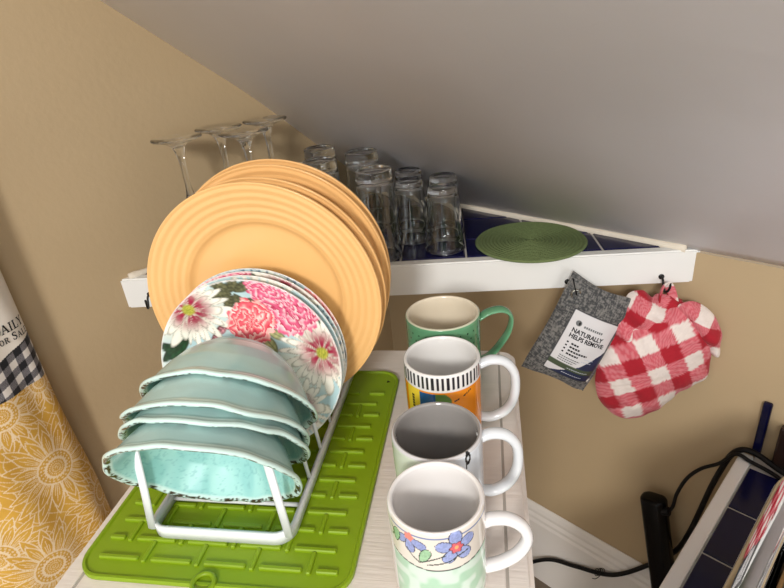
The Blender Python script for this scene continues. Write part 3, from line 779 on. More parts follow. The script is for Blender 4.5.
def paint_stripe_mug(th, h, inner, R, V):
    n = len(th); s = th * R; c = C3((232, 230, 226), n); o = ~inner
    st = ((th * 24 / PI) % 1.0) < 0.5
    c = np.where((o & st & (h < -0.0022) & (h > -0.0178))[:, None], lin((34, 32, 40)), c)
    orange = (o & (h < -0.0200) & (h > -0.088))
    c = np.where(orange[:, None], lin((236, 142, 30)), c)
    d = orange & (th > -1.22) & (th < -0.74) & (h > -0.07); c = np.where(d[:, None], lin((236, 206, 60)), c)
    d = orange & (th > -0.74) & (th < -0.30) & (h < -0.0225) & (h > -0.05); c = np.where(d[:, None], lin((30, 84, 138)), c)
    d = o & (np.hypot(s + 0.0080, h + 0.034) < 0.0125) & (s > -0.0125) & (h < -0.0222); c = np.where(d[:, None], lin((92, 132, 66)), c)
    for kk in range(5):
        d = orange & (np.abs(h + 0.0315 + 0.0035 * kk) < 0.0012) & (np.abs(th + 0.98) < 0.05); c = np.where(d[:, None], lin((60, 52, 40)), c)
    c2 = stroke(c, s, h, [(0.0185, -0.0285), (0.027, -0.0245)], 0.0011, (54, 42, 30))
    c2 = stroke(c2, s, h, [(0.0075, -0.0325), (0.012, -0.031)], 0.0009, (54, 42, 30))
    for q in (0.0205, 0.0228, 0.0250): c2 = stroke(c2, s, h, [(q, -0.0300), (q + 0.0007, -0.0240)], 0.0004, (236, 142, 30))
    c = np.where(orange[:, None], c2, c)
    return c
def paint_green_mug(th, h, inner, R, V):
    n = len(th); s = th * R
    c = C3((100, 156, 116), n)
    c = np.where((h > -0.0015)[:, None], lin((206, 208, 180)), c)
    c = np.where(inner[:, None], lin((232, 220, 196)), c)
    o = ~inner
    pitch = 0.0105
    row = np.floor(-(h + 0.008) / 0.0085); px_ = ((s / pitch + 0.5 * (row % 2)) % 1.0 - 0.5) * pitch; py_ = ((-(h + 0.008) / 0.0085) % 1.0 - 0.5) * 0.0085
    dot = o & (h < -0.008) & (np.hypot(px_, py_) < 0.0011)
    c = np.where(dot[:, None], lin((26, 52, 40)), c)
    return c
mug('white mug with blue and pink flowers over sage green, nearest the viewer', 0.0179, 0.3188, 0.0382, 0.0975, paint_floral_mug, m_white,
    [(0.034, 0.066), (0.044, 0.0705), (0.057, 0.0695), (0.0680, 0.060), (0.071, 0.046), (0.064, 0.031), (0.050, 0.020), (0.034, 0.0145)], (0.0062, 0.0048), -0.10)
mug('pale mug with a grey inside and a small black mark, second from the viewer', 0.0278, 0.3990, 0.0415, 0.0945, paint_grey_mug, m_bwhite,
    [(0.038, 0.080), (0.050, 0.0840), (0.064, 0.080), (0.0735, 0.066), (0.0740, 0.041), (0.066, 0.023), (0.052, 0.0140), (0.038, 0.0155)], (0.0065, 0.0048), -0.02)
mug('white mug with a black striped band above an orange body, third from the viewer', 0.0468, 0.5115, 0.0418, 0.1008, paint_stripe_mug, m_bwhite,
    [(0.038, 0.083), (0.054, 0.0880), (0.070, 0.083), (0.080, 0.066), (0.080, 0.038), (0.071, 0.019), (0.054, 0.0105), (0.038, 0.0135)], (0.0068, 0.0052), 0.0)
mug('green mug with dark dots and a cream inside, farthest from the viewer', 0.0600, 0.6090, 0.0464, 0.1010, paint_green_mug, m_green,
    [(0.044, 0.0865), (0.058, 0.0945), (0.075, 0.096), (0.0855, 0.086), (0.0835, 0.066), (0.072, 0.046), (0.058, 0.030), (0.044, 0.023)], (0.0085, 0.0028), 0.0)

# ------------------------------------------------------------------ glasses on the shelf (upside down)
GZ = SZ + 0.0006
def lathe_part(name, prof, parent, n=48):
    V, F = lathe(prof, n); return mk(name, V, F, m_glass, parent)
def wine_glass(label, x, y, H):
    r = thing('wine_glass', label, 'wine glass', (x, y, GZ), 0, 'upside-down wine glasses')
    s = H / 0.227
    P = lambda L_: [(a, b * s) for a, b in L_]
    outer = [(0.0275, 0.0006), (0.0300, 0.020), (0.0318, 0.045), (0.0310, 0.070), (0.0270, 0.092), (0.0195, 0.110), (0.0115, 0.122), (0.0072, 0.132)]
    inner = [(0, 0.1175), (0.010, 0.112), (0.0185, 0.103), (0.0255, 0.088), (0.0296, 0.068), (0.0305, 0.045), (0.0288, 0.020), (0.0264, 0.0004)]
    so = [tuple(p[:2]) for p in spline([(a, b, 0) for a, b in outer], 4)]; si = [tuple(p[:2]) for p in spline([(a, b, 0) for a, b in inner], 4)]
    si[0] = (0, si[0][1])
    lathe_part('bowl', P(si + so), r)
    st = [tuple(p[:2]) for p in spline([(a, b, 0) for a, b in [(0.0072, 0.132), (0.0050, 0.145), (0.0044, 0.162), (0.0048, 0.182), (0.0066, 0.199), (0.0105, 0.211)]], 4)]
    lathe_part('stem', P(st), r)
    ft = [tuple(p[:2]) for p in spline([(a, b, 0) for a, b in [(0.0105, 0.211), (0.016, 0.2160), (0.026, 0.2200), (0.0375, 0.2232), (0.0395, 0.2248), (0.0392, 0.2266)]], 4)] + [(0.037, 0.2272), (0.024, 0.2262), (0.0, 0.2255)]
    lathe_part('foot', P(ft), r)
    return r
wine_glass('upside-down wine glass leftmost of four, beside the tan wall', -0.3170, 0.9185, 0.228)
wine_glass('upside-down wine glass second from the left, close to the tan wall', -0.2665, 0.9880, 0.228)
wine_glass('upside-down wine glass third from the left, rising just above the yellow plates', -0.2110, 0.9250, 0.226)
wine_glass('upside-down wine glass farthest back in the corner where ceiling meets wall', -0.1950, 1.0350, 0.227)
def tumbler(label, x, y, H, rt, rb_, thick, group, flute=False):
    r = thing('tumbler', label, 'drinking glass', (x, y, GZ), 0, group)
    t = 0.0022
    def R_(h): f = h / H; return rt + (rb_ - rt) * (f ** 0.9)
    zi = H - thick
    wall_in = [(0, zi), (R_(zi) * 0.5, zi + 0.0003), (R_(zi) - t - 0.003, zi), (R_(zi - 0.004) - t, zi - 0.004)] + [(R_(zi * (1 - q / 10)) - t, zi * (1 - q / 10)) for q in range(1, 10)] + [(rt - t, 0.001), (rt - t * 0.6, 0.0), (rt - t * 0.2, 0.0002), (rt, 0.0015)]
    wall_out = [(R_(zi * q / 10), zi * q / 10) for q in range(1, 11)]
    lathe_part('wall', wall_in + wall_out, r)
    base = [(R_(zi), zi)] + [(R_(zi + thick * q / 5), zi + thick * q / 5) for q in range(1, 4)] + [(rb_ * 1.005, H - 0.003), (rb_ - 0.001, H - 0.0008), (rb_ - 0.003, H), (rb_ - 0.006, H - 0.0006), (rb_ - 0.009, H - 0.0022), (0, H - 0.0026)]
    lathe_part('base', base, r)
    return r
gt, gs = 'tall upside-down tumblers', 'short upside-down tumblers'
tumbler('tall upside-down tumbler at the back left, behind the left front tall one', -0.1150, 1.1200, 0.152, 0.0365, 0.0305, 0.020, gt)
tumbler('tall upside-down tumbler front left, just above the yellow plates', -0.1060, 1.0050, 0.152, 0.0365, 0.0305, 0.020, gt)
tumbler('tall upside-down tumbler at the back, behind the tall one nearest the short glasses', -0.0310, 1.0460, 0.152, 0.0365, 0.0305, 0.020, gt)
tumbler('tall upside-down tumbler at the shelf front, touching the edge of the yellow plates', -0.0105, 0.8960, 0.152, 0.0365, 0.0300, 0.020, gt)
tumbler('short upside-down tumbler at the back of the left short pair', 0.0525, 1.0420, 0.110, 0.0345, 0.0240, 0.012, gs)
tumbler('short upside-down tumbler at the front of the left short pair', 0.0490, 0.9650, 0.110, 0.0345, 0.0240, 0.012, gs)
tumbler('short upside-down tumbler at the back of the right short pair, under the ceiling', 0.1105, 0.9760, 0.110, 0.0345, 0.0240, 0.012, gs)
tumbler('short upside-down tumbler rightmost at the shelf front, beside the green trivet', 0.1000, 0.9020, 0.110, 0.0350, 0.0240, 0.012, gs)

# ------------------------------------------------------------------ green trivet
tp = [(0, 0.0)] + [(0.093, 0.0)]
top = []
nr_ = 15; rr_ = 0.0930 / nr_
for k in range(nr_ * 8 + 1):
    r = 0.0930 * (1 - k / (nr_ * 8)); top.append((r, 0.0032 + 0.0019 * abs(math.sin(PI * r / rr_)) ** 0.7))
top[-1] = (0, 0.004)
V, F = lathe([(0, 0), (0.0915, 0), (0.0938, 0.0022)] + top, 128)
o = mk('trivet', V, F, m_triv, loc=(0.2460, 0.8900, GZ))
tag(o, 'round green woven trivet lying on the blue tiles at the right of the shelf', 'trivet')

# ------------------------------------------------------------------ charcoal bag (hangs from the shelf's front board)
bag = thing('charcoal_bag', 'grey linen deodorising bag with a printed label hanging below the shelf', 'bag', (Ls[0], Ls[1], Z0), ROT_S)
tl, tr2, bl, br_ = [np.array(p) for p in ((0.7660, -0.3730), (0.8740, -0.4300), (0.6840, -0.5510), (0.7950, -0.6120))]
def bag_pt(u, v, lift=0.0, side=1):
    p = (1 - v) * ((1 - u) * tl + u * tr2) + v * ((1 - u) * bl + u * br_)
    ctr = (tl + tr2 + bl + br_) / 4
    e = min(u, 1 - u, v, 1 - v)
    pinch = 0.10 * (math.sin(PI * u) * (1 - 4 * min(v, 1 - v)) if min(v, 1 - v) < 0.25 else 0) + 0.07 * (math.sin(PI * v) * (1 - 4 * min(u, 1 - u)) if min(u, 1 - u) < 0.25 else 0)
    p = p + (ctr - p) * pinch
    for (cu_, cv_, k_) in ((0, 1, .04), (1, 1, .07), (1, 0, .04)):
        p = p + (ctr - p) * k_ * math.exp(-((u - cu_) ** 2 + (v - cv_) ** 2) / 0.012)
    su, sv = max(math.sin(PI * u), 0), max(math.sin(PI * v), 0)
    hgt = 0.030 * (su ** 0.7) * (sv ** 0.55) * (0.75 + 0.35 * v)
    hgt += 0.0060 * (float(vnoise(u * 4.2 + 2, v * 5.2, seed=17)) - 0.5) * min(1, e * 8) * (1.0)
    y = -0.030 - side * hgt * (1.0 if side > 0 else 0.45) - lift
    return (p[0], y, p[1])
def grid(fn, nu, nv):
    V = [fn(i / nu, j / nv) for j in range(nv + 1) for i in range(nu + 1)]
    F = [[j * (nu + 1) + i, j * (nu + 1) + i + 1, (j + 1) * (nu + 1) + i + 1, (j + 1) * (nu + 1) + i] for j in range(nv) for i in range(nu)]
    return V, F
N1, N2 = 150, 190
Vf, Ff = grid(lambda u, v: bag_pt(u, v), N1, N2); Vb, Fb = grid(lambda u, v: bag_pt(u, v, 0, -1), N1, N2)
V = np.array(Vf + Vb); F = [f[::-1] for f in Ff] + [[i + len(Vf) for i in f] for f in Fb]
ug = np.tile(np.linspace(0, 1, N1 + 1), N2 + 1); vg = np.repeat(np.linspace(0, 1, N2 + 1), N1 + 1); ug = np.r_[ug, ug]; vg = np.r_[vg, vg]
n_ = len(V)
thr = 0.5 * vnoise(ug * 80, vg * 40, seed=2) + 0.5 * vnoise(ug * 30, vg * 120, seed=4)
cb = mix(C3((64, 65, 66), n_), C3((124, 122, 118), n_), sst(0.30, 0.75, thr))
mk('pouch', V, F, m_bag, bag, col=cb)
# label: a thin printed patch following the pouch
lu0, lu1, lv0, lv1 = 0.215, 0.90, 0.250, 0.865
def lab_pt(a, b, lift=0.0007):
    return bag_pt(lu0 + (lu1 - lu0) * a, lv0 + (lv1 - lv0) * b, lift)
Vl, Fl = grid(lambda a, b: lab_pt(a, b), 70, 90)
ag = np.tile(np.linspace(0, 1, 71), 91); bg_ = np.repeat(np.linspace(0, 1, 91), 71); n_ = len(ag)
c = C3((214, 212, 212), n_)
navy = (bg_ > 1.02 - 0.62 * ag + 0.10 * np.sin(ag * 3)) 
c = np.where((navy & (ag > 0.02))[:, None], lin((38, 46, 74)), c)
c = np.where(((bg_ > 0.775 - 0.0 * ag) & (bg_ < 0.865))[:, None], lin((70, 82, 60)), c)
brd = (np.minimum(ag, 1 - ag) < 0.022) | (np.minimum(bg_, 1 - bg_) < 0.018)
c = np.where(brd[:, None], lin((60, 60, 62)), c)
lab = mk('bag_label', Vl, [f[::-1] for f in Fl], m_label, bag, col=c)
lab['label'] = 'white and navy printed label'
def text_mesh(body, size):
    cu = bpy.data.curves.new('t', 'FONT'); cu.body = body; cu.size = size; cu.align_x = 'LEFT'; cu.resolution_u = 2; cu.offset = 0.00035
    ob = bpy.data.objects.new('t', cu); COL.objects.link(ob)
    dg = bpy.context.evaluated_depsgraph_get(); me = bpy.data.meshes.new_from_object(ob.evaluated_get(dg))
    V = [v.co.copy() for v in me.vertices]; F = [list(p.vertices) for p in me.polygons]
    bpy.data.objects.remove(ob); bpy.data.meshes.remove(me); bpy.data.curves.remove(cu)
    return V, F
LWm, LHm = 0.0745, 0.116                    # label size in metres
def put_text(m, body, a0, b0, size, xs=1.0):
    V, F = text_mesh(body, size)
    m.add([lab_pt(min(0.985, a0 + v.x * xs / LWm), b0 - v.y / LHm, 0.0012) for v in V], F)
ink = MB()
put_text(ink, 'NATURALLY', 0.12, 0.305, 0.0100, 0.86); put_text(ink, 'HELPS REMOVE:', 0.12, 0.385, 0.0100, 0.80)
def bar(m, a0, a1, b0, b1):
    V, F = grid(lambda p, q: lab_pt(a0 + (a1 - a0) * p, b0 + (b1 - b0) * q, 0.0012), 6, 1); m.add(V, F)
for k, a1 in enumerate((0.38, 0.44, 0.64, 0.48)):
    b = 0.445 + 0.052 * k
    bar(ink, 0.14, 0.175, b, b + 0.022)
    a = 0.23
    while a < a1: bar(ink, a, min(a + 0.045, a1), b, b + 0.026); a += 0.056
g_ = MB()
for k, a1 in enumerate((0.56, 0.52, 0.46)):
    b = 0.668 + 0.032 * k; a = 0.14
    while a < a1: bar(g_, a, min(a + 0.035, a1), b, b + 0.014); a += 0.045
gb = MB(); a = 0.30
while a < 0.68: bar(gb, a, a + 0.032, 0.165, 0.195); a += 0.045
gb.obj('label_name', m_gink, lab)
# round emblem at the top left of the label
em = MB(); V = [lab_pt(0.185, 0.165, 0.0012)] + [lab_pt(0.185 + 0.058 * math.cos(t), 0.165 + 0.040 * math.sin(t), 0.0012) for t in np.linspace(0, 2 * PI, 20, endpoint=False)]
em.add(V, [[0, i + 1, (i + 1) % 20 + 1] for i in range(20)]); em.obj('label_emblem', m_gink, lab)
V = [lab_pt(0.20, 0.165, 0.0016)] + [lab_pt(0.20 + 0.020 * math.cos(t), 0.165 + 0.026 * math.sin(t), 0.0016) for t in np.linspace(0, 2 * PI, 20, endpoint=False)]
ink.add(V, [[0, i + 1, (i + 1) % 20 + 1] for i in range(20)])
ink.obj('label_print', m_ink, lab)
g_.obj('label_print', m_gink, lab)
w_ = MB()
for (a0, a1, b) in ((0.62, 0.82, 0.60), (0.58, 0.80, 0.645), (0.40, 0.86, 0.815), (0.35, 0.80, 0.92)):
    a = a0
    while a < a1: bar(w_, a, min(a + 0.035, a1), b, b + 0.012); a += 0.047
w_.obj('label_print', m_bink, lab)
# white tag at the lower right corner, grommet, cord loop
tb = [bag_pt(0.90, 0.82, 0.0004), bag_pt(0.935, 0.82, 0.0006), bag_pt(0.935, 1.0, -0.001), bag_pt(0.90, 1.0, -0.001)]
m = MB(); m.add(tb + [(p[0], p[1] - 0.0012, p[2]) for p in tb], [[0, 1, 2, 3], [7, 6, 5, 4], [0, 4, 5, 1], [1, 5, 6, 2], [2, 6, 7, 3], [3, 7, 4, 0]]); m.obj('care_tag', m_trim, bag)
gc = np.array((0.7705, -0.034, -0.4110))
m = MB(); m.tube([gc + np.array([0.0068 * math.cos(a), -0.0035, 0.0072 * math.sin(a)]) for a in np.linspace(0, 2 * PI, 28, endpoint=False)], 0.0018, n=8, closed=True, up=(0, 1, 0)); m.obj('grommet', m_metal, bag, True)
V = [gc + np.array([0, -0.0030, 0])] + [gc + np.array([0.0055 * math.cos(a), -0.0030, 0.006 * math.sin(a)]) for a in np.linspace(0, 2 * PI, 20, endpoint=False)]
mk('grommet_hole', V, [[0, i + 1, (i + 1) % 20 + 1] for i in range(20)], m_black, bag)
m = MB(); m.tube(spline([gc + np.array([0.001, -0.0045, -0.002]), gc + np.array([-0.001, -0.0065, 0.006]), gc + np.array([-0.003, -0.0045, 0.014]), gc + np.array([-0.0045, -0.001, 0.0230]), gc + np.array([-0.0045, 0.006, 0.0245]), gc + np.array([-0.0045, 0.014, 0.0200])], 5), 0.0011, n=6); m.obj('cord_loop', m_cord, bag, True)

# ------------------------------------------------------------------ gingham oven mitt (hangs from the right hook)
mitt = thing('oven_mitt', 'red and white gingham oven mitt hanging from a black hook below the shelf', 'oven mitt', (Ls[0], Ls[1], Z0), ROT_S)
def gingham_red(x, zz, ang=0.42, p=0.0295, ox=0.006, oz=0.0):
    n = len(x); a = (x * math.cos(ang) + zz * math.sin(ang) + ox) / p; b = (-x * math.sin(ang) + zz * math.cos(ang) + oz) / p
    A = (np.floor(a) % 2).astype(bool); B = (np.floor(b) % 2).astype(bool)
    th_ = 0.92 + 0.16 * (0.5 * vnoise(a * 26, b * 6, seed=3) + 0.5 * vnoise(a * 6, b * 26, seed=5))
    wv = ((np.floor(a * 13) + np.floor(b * 13)) % 2)
    red, white = C3((166, 20, 38), n), C3((226, 214, 206), n)
    half = mix(C3((194, 62, 76), n), C3((214, 134, 140), n), 0.25 + 0.5 * wv)
    c = np.where((A & B)[:, None], red, np.where((~A & ~B)[:, None], white, half))
    return c * th_[:, None]
def puff(outline, T, y0, noise=0.0, seed=1, rings=26, k=9, back=0.5, center=None, tilt=(0, 0)):
    O = spline([(p[0], p[1], 0) for p in outline], k, closed=True)[:, :2]; n = len(O)
    c = np.array(center) if center is not None else O.mean(0)
    V = []; F = []
    for side in (1, -1):
        base = len(V); V.append((c[0], y0 - side * T * (1 if side > 0 else back), c[1]))
        for r in range(1, rings + 1):
            t = r / rings
            hgt = T * (max(0.0, 1 - t ** 2.4)) ** 0.62
            for p in O:
                q = c + (p - c) * t
                nz = noise * (float(1) * 0)
                V.append((q[0], y0 - side * hgt * (1 if side > 0 else back), q[1]))
        for r in range(rings):
            for j in range(n):
                j2 = (j + 1) % n
                if r == 0: f = [base, base + 1 + j, base + 1 + j2]
                else: f = [base + 1 + (r - 1) * n + j, base + 1 + r * n + j, base + 1 + r * n + j2, base + 1 + (r - 1) * n + j2]
                F.append(f if side > 0 else f[::-1])
    V = np.array(V)
    if noise:
        d = vnoise(V[:, 0] * 55, V[:, 2] * 55, seed=seed) - 0.5
        d2 = np.sin((V[:, 0] * 0.8 + V[:, 2] * 0.6) * 210 + seed) * 0.5
        V[:, 1] -= noise * (d + 0.5 * d2)
    V[:, 1] += (V[:, 0] - c[0]) * tilt[0] + (V[:, 2] - c[1]) * tilt[1]
    return V, F
BODY = [(0.8112, -0.5626), (0.8154, -0.5309), (0.8343, -0.4999), (0.8575, -0.473), (0.8848, -0.4568), (0.9157, -0.4386), (0.9312, -0.4340), (0.9555, -0.4400), (0.9780, -0.4667), (0.9893, -0.5001), (0.9918, -0.5381), (0.9925, -0.5693), (0.9801, -0.5849), (0.9495, -0.6062), (0.9181, -0.6411), (0.8752, -0.6594), (0.8467, -0.6499), (0.8218, -0.62), (0.8132, -0.5914)]
V, F = puff(BODY, 0.034, -0.036, 0.0030, 3)
# quilting: shallow stitched channels
qa = np.minimum(np.abs(((V[:, 0] * 0.96 + V[:, 2] * 0.28) / 0.045) % 1 - 0.5), np.abs(((-V[:, 0] * 0.28 + V[:, 2] * 0.96) / 0.045) % 1 - 0.5))
V[:, 1] += 0.0014 * sst(0.06, 0.0, qa) * (V[:, 1] < -0.045)
mk('mitt_body', V, F, m_cloth, mitt, col=gingham_red(V[:, 0], V[:, 2] + 0.30 * (V[:, 1] + 0.06)))
CUFF = [(0.8254, -0.5186), (0.8302, -0.4822), (0.8404, -0.4504), (0.8563, -0.4218), (0.8753, -0.4154), (0.8923, -0.4288), (0.9052, -0.4230), (0.9252, -0.4296), (0.9406, -0.4416), (0.9373, -0.485), (0.893, -0.5018), (0.8553, -0.5195)]
V, F = puff(CUFF, 0.026, -0.026, 0.010, 8)
mk('cuff', V, F, m_cloth, mitt, col=gingham_red(V[:, 0], V[:, 2], 1.05, 0.024, 0.004))
FLAP = [(0.9248, -0.4372), (0.9384, -0.4272), (0.9587, -0.4339), (0.9794, -0.4532), (0.9962, -0.4844), (0.9976, -0.5028), (0.9961, -0.5310), (0.9784, -0.5151), (0.9579, -0.4882), (0.937, -0.4565)]
V, F = puff(FLAP, 0.016, -0.047, 0.007, 12)
mk('folded_edge', V, F, m_cloth, mitt, col=gingham_red(V[:, 0], V[:, 2], -0.45, 0.0265, 0.010))
LOOP = [(0.9000, -0.034, -0.4430), (0.9010, -0.031, -0.4270), (0.9045, -0.027, -0.4130), (0.9115, -0.0235, -0.4075), (0.9180, -0.0235, -0.4160), (0.9220, -0.029, -0.4310), (0.9240, -0.036, -0.4500)]
V, F = tube(spline(LOOP, 8), 0.0075, 0.0022, 12, up=(0.0, 0.2, 1.0)); V = np.array(V)
mk('hanging_loop', V, F, m_cloth, mitt, col=gingham_red(V[:, 0] * 1.0, V[:, 2], 0.5, 0.02, 0.0))

# ------------------------------------------------------------------ sunflower apron hanging on the left wall
# frame A: x = distance from the corner along the left wall, y = out of the wall
apron = thing('apron', 'sunflower print apron with gingham band and lettered white top on the left wall', 'apron', (CX, CY, Z0), 0)
plan = spline([(0.830, 0.010, 0), (0.802, 0.012, 0), (0.790, 0.019, 0), (0.7855, 0.032, 0), (0.788, 0.046, 0), (0.797, 0.058, 0), (0.812, 0.067, 0), (0.835, 0.075, 0), (0.87, 0.081, 0), (0.92, 0.083, 0), (0.97, 0.072, 0), (0.995, 0.050, 0), (1.003, 0.015, 0)], 10)[:, :2]
seg = np.r_[0, np.cumsum(np.linalg.norm(np.diff(plan, axis=0), axis=1))]
i_sil = int(np.argmin(plan[:, 0])); a_sil = seg[i_sil]
def plan_at(a):
    a = np.clip(a + a_sil, 0, seg[-1]); return np.interp(a, seg, plan[:, 0]), np.interp(a, seg, plan[:, 1])
def apron_xyz(a, zz, lift=0.0):
    a = np.asarray(a, float); zz = np.asarray(zz, float)
    s, o = plan_at(a); s2, o2 = plan_at(a + 0.002); tx, ty = s2 - s, o2 - o; ll = np.hypot(tx, ty) + 1e-9; nx, ny = -ty / ll, tx / ll
    rip = (0.0035 * np.sin(a * 46 + zz * 7) + 0.0022 * np.sin(a * 88 - zz * 15)) * sst(0.0, 0.05, np.abs(a))
    flare = sst(-0.44, -0.72, zz)
    s = s - flare * 0.030 * sst(0.02, -0.05, a) * sst(0.004, 0.02, o); o = o + flare * 0.004
    s = s + (nx) * (rip + lift); o = o + ny * (rip + lift)
    return s, np.maximum(o, 0.004)
def A2W(s, o, zz):
    x = -dA[0] * s - dB[0] * o; y = -dA[1] * s - dB[1] * o
    return np.stack([x, y, zz], -1)
amin, amax = -a_sil, seg[-1] - a_sil
NA, NZ = 380, 900
av = np.linspace(amin, amax, NA + 1); zv = np.linspace(-0.02, -0.98, NZ + 1)
AA, ZZ = np.meshgrid(av, zv); AA = AA.ravel(); ZZ = ZZ.ravel(); n_ = len(AA)
s_, o_ = apron_xyz(AA, ZZ); V = A2W(s_, o_, ZZ)
F = [[j * (NA + 1) + i, j * (NA + 1) + i + 1, (j + 1) * (NA + 1) + i + 1, (j + 1) * (NA + 1) + i] for j in range(NZ) for i in range(NA)]
c = C3((236, 228, 216), n_)                                              # white top
zg0, zg1 = -0.374 - 0.27 * np.clip(AA, 0, 0.2), -0.450
gi = (ZZ < zg0) & (ZZ > zg1)
pa = 0.0122
A_ = (np.floor(AA / pa) % 2).astype(bool); B_ = (np.floor((ZZ - zg0) / pa) % 2).astype(bool)
wv = (np.floor(AA * 700) + np.floor(ZZ * 700)) % 2
gg = np.where((A_ & B_)[:, None], lin((24, 24, 30)), np.where((~A_ & ~B_)[:, None], lin((228, 222, 214)), mix(C3((84, 82, 88), n_), C3((132, 128, 130), n_), wv)))
c = np.where(gi[:, None], gg, c)
ye = ZZ <= zg1
base_y = mix(C3((216, 168, 66), n_), C3((200, 150, 50), n_), vnoise(AA * 60, ZZ * 60, seed=3))
lines = np.zeros(n_)
def sun(cx_, cz_, R, k, seed, mask):
    global lines
    dx, dz = (AA - cx_), (ZZ - cz_); r = np.hypot(dx, dz) / R; th = np.arctan2(dz, dx)
    l = np.zeros(n_); core = 0.34
    cov = np.zeros(n_, bool)
    for layer, (kk, sc, ph) in enumerate(((k, 1.0, 0.0), (k - 2, 0.80, 0.5))):
        tt = th * kk / (2 * PI) + ph + 0.25 * (vnoise(np.cos(th) * 2 + 5, np.sin(th) * 2 + 5, seed=seed) - 0.5)
        q = np.abs((tt % 1.0) - 0.5) * 2; idx = np.floor(tt)
        ln_ = sc * (0.88 + 0.2 * vnoise(idx * 1.9, seed, seed=seed))
        f = np.clip((r - core * 0.8) / (ln_ - core * 0.8), 0, 1)
        half = np.clip(1.0 - f ** 2.6, 0, 1) * (0.62 + 0.38 * np.sin(np.clip(f, 0, 1) * PI * 0.9))
        ins = (q < half) & (r < ln_)
        w = 0.0009 / R
        arc = r * 2 * PI / kk / 2
        bor = (np.abs(q - half) * arc < w * 1.0) & (r < ln_ + w)
        mid = (np.abs(q) * arc < w * 0.55) & (f > 0.1) & (f < 0.78)
        mid2 = (np.abs(q - 0.38 * half) * arc < w * 0.5) & (f > 0.05) & (f < 0.55)
        new = np.where(bor | ((mid | mid2) & ins), 1.0, 0.0)
        l = np.where(ins | bor, new, l); cov |= ins | bor
    rk = r / core
    dots = ((np.sin(th * 22 + np.floor(rk * 7) * 1.3) > 0.1) & (np.sin(rk * 7 * PI) ** 2 > 0.35))
    cor = rk < 1.0
    l = np.where(cor, np.where(np.abs(rk - 1) < 0.09, 1.0, np.where(np.abs(rk - 0.55) < 0.06, 1.0, dots * 0.9)), l); cov |= cor
    lines = np.where(cov & mask, l, lines)
leafl = (np.abs(np.sin(AA * 150 + 3 * np.sin(ZZ * 60)) ) < 0.12) | (np.abs(np.sin(ZZ * 120 + 2.5 * np.sin(AA * 70))) < 0.10)
lines = np.where(leafl, 0.9, lines)
for (ca, cz_, R, k, sd_) in ((0.10, -0.47, 0.075, 15, 4), (0.185, -0.70, 0.085, 16, 9), (0.005, -0.71, 0.07, 14, 6), (0.22, -0.52, 0.07, 14, 2), (0.23, -0.88, 0.08, 15, 3), (0.03, -0.455, 0.052, 13, 5), (0.062, -0.60, 0.088, 17, 7), (0.125, -0.765, 0.088, 17, 8), (0.02, -0.86, 0.08, 15, 1), (0.15, -0.93, 0.08, 16, 12)):
    sun(ca, cz_, R, k, sd_, ye)
yc = mix(base_y, C3((236, 216, 184), n_), lines * 0.85)
c = np.where(ye[:, None], yc, c)
c = np.where((np.abs(ZZ - zg0) < 0.0012)[:, None], lin((40, 38, 40)), c)
ap = mk('printed_cloth', V, F, m_cloth, apron, col=c)
sol = ap.modifiers.new('thickness', 'SOLIDIFY'); sol.thickness = 0.0016; sol.offset = -1
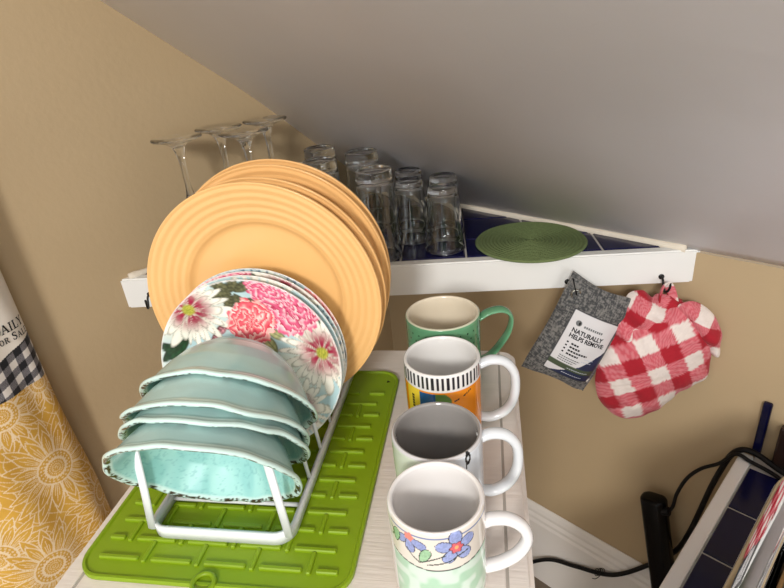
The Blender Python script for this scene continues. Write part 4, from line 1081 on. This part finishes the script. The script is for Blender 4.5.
# lettering: strokes with serifs, in units of letter height
SER = 0.16
GL = {
 'D': (0.80, [(0.16, 0, 0.16, 1, .15), (0.04, 0, 0.4, 0, .06), (0.04, 1, 0.4, 1, .06), (0.4, 1, 0.62, .88, .09), (.62, .88, .73, .62, .14), (.73, .62, .73, .38, .16), (.73, .38, .62, .12, .14), (.62, .12, .4, 0, .09)]),
 'A': (0.86, [(0.10, 0, 0.42, 1, .07), (0.42, 1, 0.76, 0, .15), (0.22, .34, .62, .34, .06), (0, 0, .22, 0, .06), (.62, 0, .88, 0, .06)]),
 'I': (0.42, [(0.20, 0, 0.20, 1, .15), (.06, 0, .34, 0, .06), (.06, 1, .34, 1, .06)]),
 'L': (0.70, [(0.18, 0, 0.18, 1, .15), (.04, 1, .34, 1, .06), (.04, 0, .64, 0, .07), (.64, 0, .66, .24, .07)]),
 'Y': (0.82, [(0.12, 1, 0.42, .48, .14), (0.72, 1, 0.42, .48, .07), (.42, .5, .42, 0, .15), (0, 1, .26, 1, .06), (.6, 1, .84, 1, .06), (.28, 0, .56, 0, .06)]),
 'S': (0.64, [(.54, .78, .52, .96, .06), (.52, .94, .32, 1, .08), (.32, 1, .12, .88, .11), (.12, .88, .12, .68, .13), (.12, .68, .32, .54, .15), (.32, .54, .52, .40, .15), (.52, .40, .54, .18, .13), (.54, .18, .34, 0, .10), (.34, 0, .10, .06, .08), (.10, .06, .08, .24, .06)]),
 'E': (0.68, [(0.18, 0, 0.18, 1, .15), (.04, 1, .60, 1, .07), (.04, 0, .62, 0, .07), (.18, .52, .46, .52, .06), (.60, 1, .61, .80, .06), (.62, 0, .63, .22, .06)]),
 'O': (0.84, [(.42, 1, .18, .86, .10), (.18, .86, .10, .5, .15), (.10, .5, .18, .14, .15), (.18, .14, .42, 0, .10), (.42, 0, .66, .14, .10), (.66, .14, .74, .5, .15), (.74, .5, .66, .86, .15), (.66, .86, .42, 1, .10)]),
 'R': (0.80, [(0.18, 0, 0.18, 1, .15), (.04, 1, .42, 1, .07), (.42, 1, .60, .88, .11), (.60, .88, .60, .66, .14), (.60, .66, .42, .52, .10), (.42, .52, .18, .52, .06), (.40, .52, .70, 0, .14), (.04, 0, .32, 0, .06), (.62, 0, .82, 0, .06)]),
 'F': (0.66, [(0.18, 0, 0.18, 1, .15), (.04, 1, .60, 1, .07), (.18, .52, .46, .52, .06), (.60, 1, .61, .78, .06), (.04, 0, .34, 0, .06)])}
def write(m, text, a_right, zb, sizes):
    ws = [(GL[ch][0] * sz if ch != ' ' else 0.4 * sz) for ch, sz in zip(text, sizes)]
    a = a_right + sum(ws) + 0.0011 * len(text)                  # leftmost edge (a grows to the left as seen)
    for ch, sz, w in zip(text, sizes, ws):
        if ch != ' ':
            for (x0, y0, x1, y1, t) in GL[ch][1]:
                p = np.array([x0, y0]); q = np.array([x1, y1]); d = q - p; L_ = np.linalg.norm(d); d /= L_; nn = np.array([-d[1], d[0]]); t = t + 0.03
                quad = [p - nn * t / 2 - d * .03, q - nn * t / 2 + d * .03, q + nn * t / 2 + d * .03, p + nn * t / 2 - d * .03]
                P = []
                for v in quad:
                    aa, zz = a - v[0] * sz, zb + v[1] * sz
                    s, o = apron_xyz(aa, zz, 0.0012); P.append(A2W(s, o, np.asarray(zz)))
                m.add(P, [[0, 1, 2, 3]])
        a -= w + 0.0011
m = MB(); write(m, 'DAILY', 0.013, -0.3560, [0.0150, 0.0128, 0.0128, 0.0128, 0.0128]); write(m, 'FOR SALE', 0.010, -0.3715, [0.0105, 0.0085, 0.0085, 0.008, 0.0115, 0.0088, 0.0088, 0.0088])
m.obj('lettering', m_ink, apron)
